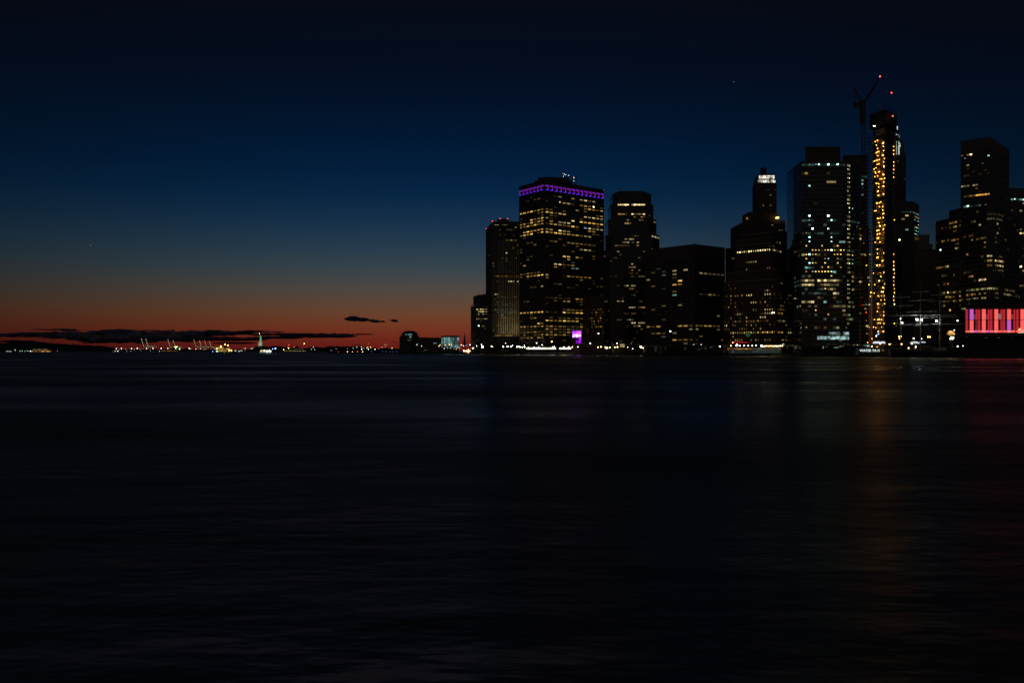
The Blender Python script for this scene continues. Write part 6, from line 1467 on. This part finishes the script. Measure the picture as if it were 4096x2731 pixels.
# statue ---------------------------------------------------------------------
def statue():
    Y = 4200; u = Y / F; zb = P(0, 1387, Y).z; c = P(1043, 0, Y)
    ped = thing('pedestal', 'pale stone pedestal under the robed statue on the island', 'pedestal', (c.x, Y, zb))
    zp = P(0, 1368.5, Y).z
    MB().prism([(c.x - 13, Y - 13), (c.x + 13, Y - 13), (c.x + 13, Y + 13), (c.x - 13, Y + 13)], zb - 12, zb + 3).build('plinth', LIME, ped)
    MB().prism([(c.x - 9.5, Y - 9.5), (c.x + 9.5, Y - 9.5), (c.x + 9.5, Y + 9.5), (c.x - 9.5, Y + 9.5)], zb + 3, zp, [(c.x - 7.2, Y - 7.2), (c.x + 7.2, Y - 7.2), (c.x + 7.2, Y + 7.2), (c.x - 7.2, Y + 7.2)]).build('shaft', LIME, ped)
    MB().box(c.x - 8.6, c.x + 8.6, Y - 8.6, Y + 8.6, zp, zp + 1.4).build('cornice', LIME, ped)
    z0 = zp + 1.4; H = P(0, 1333, Y).z - z0; s = H / 46
    st = thing('statue', 'floodlit green robed statue raising a torch on the island', 'statue', (c.x, Y, z0))
    x = c.x; m = MB()
    m.rings([(x, Y, z0, 6 * s, 5 * s), (x, Y, z0 + 8 * s, 5.3 * s, 4.6 * s), (x, Y, z0 + 18 * s, 4.8 * s, 4 * s), (x, Y, z0 + 25 * s, 4.6 * s, 3.6 * s), (x - .3, Y, z0 + 29 * s, 4.3 * s, 3 * s), (x - .3, Y, z0 + 30.8 * s, 1.6 * s, 1.5 * s), (x - .4, Y, z0 + 31.6 * s, 1.4 * s, 1.4 * s)], 14)
    for a in range(9):
        t = a * .7 + .2; m.bar((x + 5.6 * s * math.cos(t), Y + 4.7 * s * math.sin(t), z0), (x + 4.3 * s * math.cos(t), Y + 3.5 * s * math.sin(t), z0 + 26 * s), .6 * s, 5)
    m.bar((x - 3.6 * s, Y, z0 + 28.5 * s), (x - 5 * s, Y - 1 * s, z0 + 34 * s), 1.5 * s, 8, 1.2 * s); m.bar((x - 5 * s, Y - 1 * s, z0 + 34 * s), (x - 6.3 * s, Y - 1 * s, z0 + 41 * s), 1.2 * s, 8, .8 * s)
    m.bar((x + 3.8 * s, Y, z0 + 28 * s), (x + 4.8 * s, Y - 2 * s, z0 + 22 * s), 1.4 * s, 8, 1.1 * s); m.build('robed_body', COPPER, st, True)
    m = MB(); m.ball((x - .5, Y - .2, z0 + 34 * s), 1.9 * s, 2 * s, 2.5 * s, 10, 8)
    for q in range(7): t = math.pi * (q + .5) / 7; m.bar((x - .5 + 1.6 * s * math.cos(t), Y, z0 + 35.4 * s + .8 * s * math.sin(t)), (x - .5 + 4 * s * math.cos(t), Y, z0 + 35.8 * s + 3 * s * math.sin(t)), .3 * s, 4, .05)
    m.build('head', COPPER, st, True)
    m = MB(); m.prism([(x + 3.4 * s, Y - 3 * s), (x + 5.2 * s, Y - 2.6 * s), (x + 5.4 * s, Y - 1.4 * s), (x + 3.6 * s, Y - 1.8 * s)], z0 + 20 * s, z0 + 27 * s); m.build('tablet', COPPER, st)
    m = MB(); m.bar((x - 6.2 * s, Y - s, z0 + 39 * s), (x - 6.6 * s, Y - s, z0 + 43.5 * s), .5 * s, 8, 1.4 * s); m.build('torch', COPPER, st)
    m = MB(); m.ball((x - 6.7 * s, Y - s, z0 + 45 * s), 1.7 * s, 1.7 * s, 2.2 * s, 8, 6); m.build('flame', glow('gilded_flame', (1, .8, .4), 3.5), st)
    for dx, e, col, tz in ((-40, 2.6e5, (.9, 1, .70), 24), (45, 1.5e5, (.7, 1, .85), 24)):
        ld = bpy.data.lights.new('floodlight', 'SPOT'); ld.energy = e; ld.color = col; ld.spot_size = math.radians(48); ld.spot_blend = .5; ld.shadow_soft_size = 2
        o = bpy.data.objects.new('floodlight', ld); COL.objects.link(o); p = Vector((x + dx, Y - 95, zb + 4)); o.location = p
        o.rotation_euler = (Vector((x, Y, z0 + tz * s)) - p).to_track_quat('-Z', 'Y').to_euler()
statue()

# trees in the park and along the quay --------------------------------------
def make_tree():
    root = thing('tree', '', 'tree', (0, 0, 0), 'waterfront park trees')
    m = MB(); m.bar((0, 0, 0), (0, 0, 4.5), .3, 7, .2)
    for q in range(6):
        a = q * 1.05; m.bar((0, 0, 3.2 + q * .3), (2.4 * math.cos(a), 2.4 * math.sin(a), 6.5 + R.uniform(0, 2)), .14, 5, .05)
    m.build('trunk', BARK, root)
    m = MB(); cl = [(R.uniform(-2.6, 2.6), R.uniform(-2.6, 2.6), R.uniform(4.5, 10)) for _ in range(17)]
    for c in cl:
        for _ in range(70):
            d = Vector((R.gauss(0, 1), R.gauss(0, 1), R.gauss(0, .8))) * .8; p = Vector(c) + d
            a = Vector((R.gauss(0, 1), R.gauss(0, 1), R.gauss(0, 1))).normalized() * .32; b = a.orthogonal().normalized() * .22
            m.quad(p - a - b, p + a - b, p + a + b, p - a + b)
    m.build('crown', LEAF, root)
    return root
tp = make_tree(); first = True; q = 0
for px in (1925, 1958, 1982, 2003, 2022, 2041, 2060, 2092, 2120, 2145, 2180, 2215, 2250, 2270):
    Y = shore_Y(px) + R.uniform(25, 45); t = tp if first else copy_tree(tp); first = False; q += 1
    t.location = (XY(px, Y).x, Y, GZ); s = R.uniform(1.0, 1.5); t.scale = (s, s, s * R.uniform(.85, 1.05)); t.rotation_euler.z = R.uniform(0, 6)
    t['label'] = '%s dark leafy tree from the left in the waterfront park' % ordinal(q)

# ================================================================= CAMERA
cam = bpy.data.cameras.new('camera'); co = bpy.data.objects.new('camera', cam); COL.objects.link(co)
co.location = (0, 0, CH); co.rotation_euler = (math.pi / 2, 0, 0)
cam.sensor_width = 36; cam.lens = F / 4096 * 36; cam.shift_y = (HY - 1365.5) / 4096
cam.clip_start = .5; cam.clip_end = 120000
S.camera = co
for o in bpy.data.objects:
    if '_o' in o: del o['_o']
    for k in ('h', 'Yp'):
        if k in o: del o[k]
S.view_settings.view_transform = 'Standard'; S.view_settings.look = 'None'; S.view_settings.exposure = 0; S.view_settings.gamma = 1
S.render.engine = 'CYCLES'; S.cycles.use_denoising = True; S.cycles.sample_clamp_indirect = 4; S.cycles.use_adaptive_sampling = False
S.cycles.max_bounces = 4; S.cycles.diffuse_bounces = 2; S.cycles.glossy_bounces = 2; S.cycles.transparent_max_bounces = 24
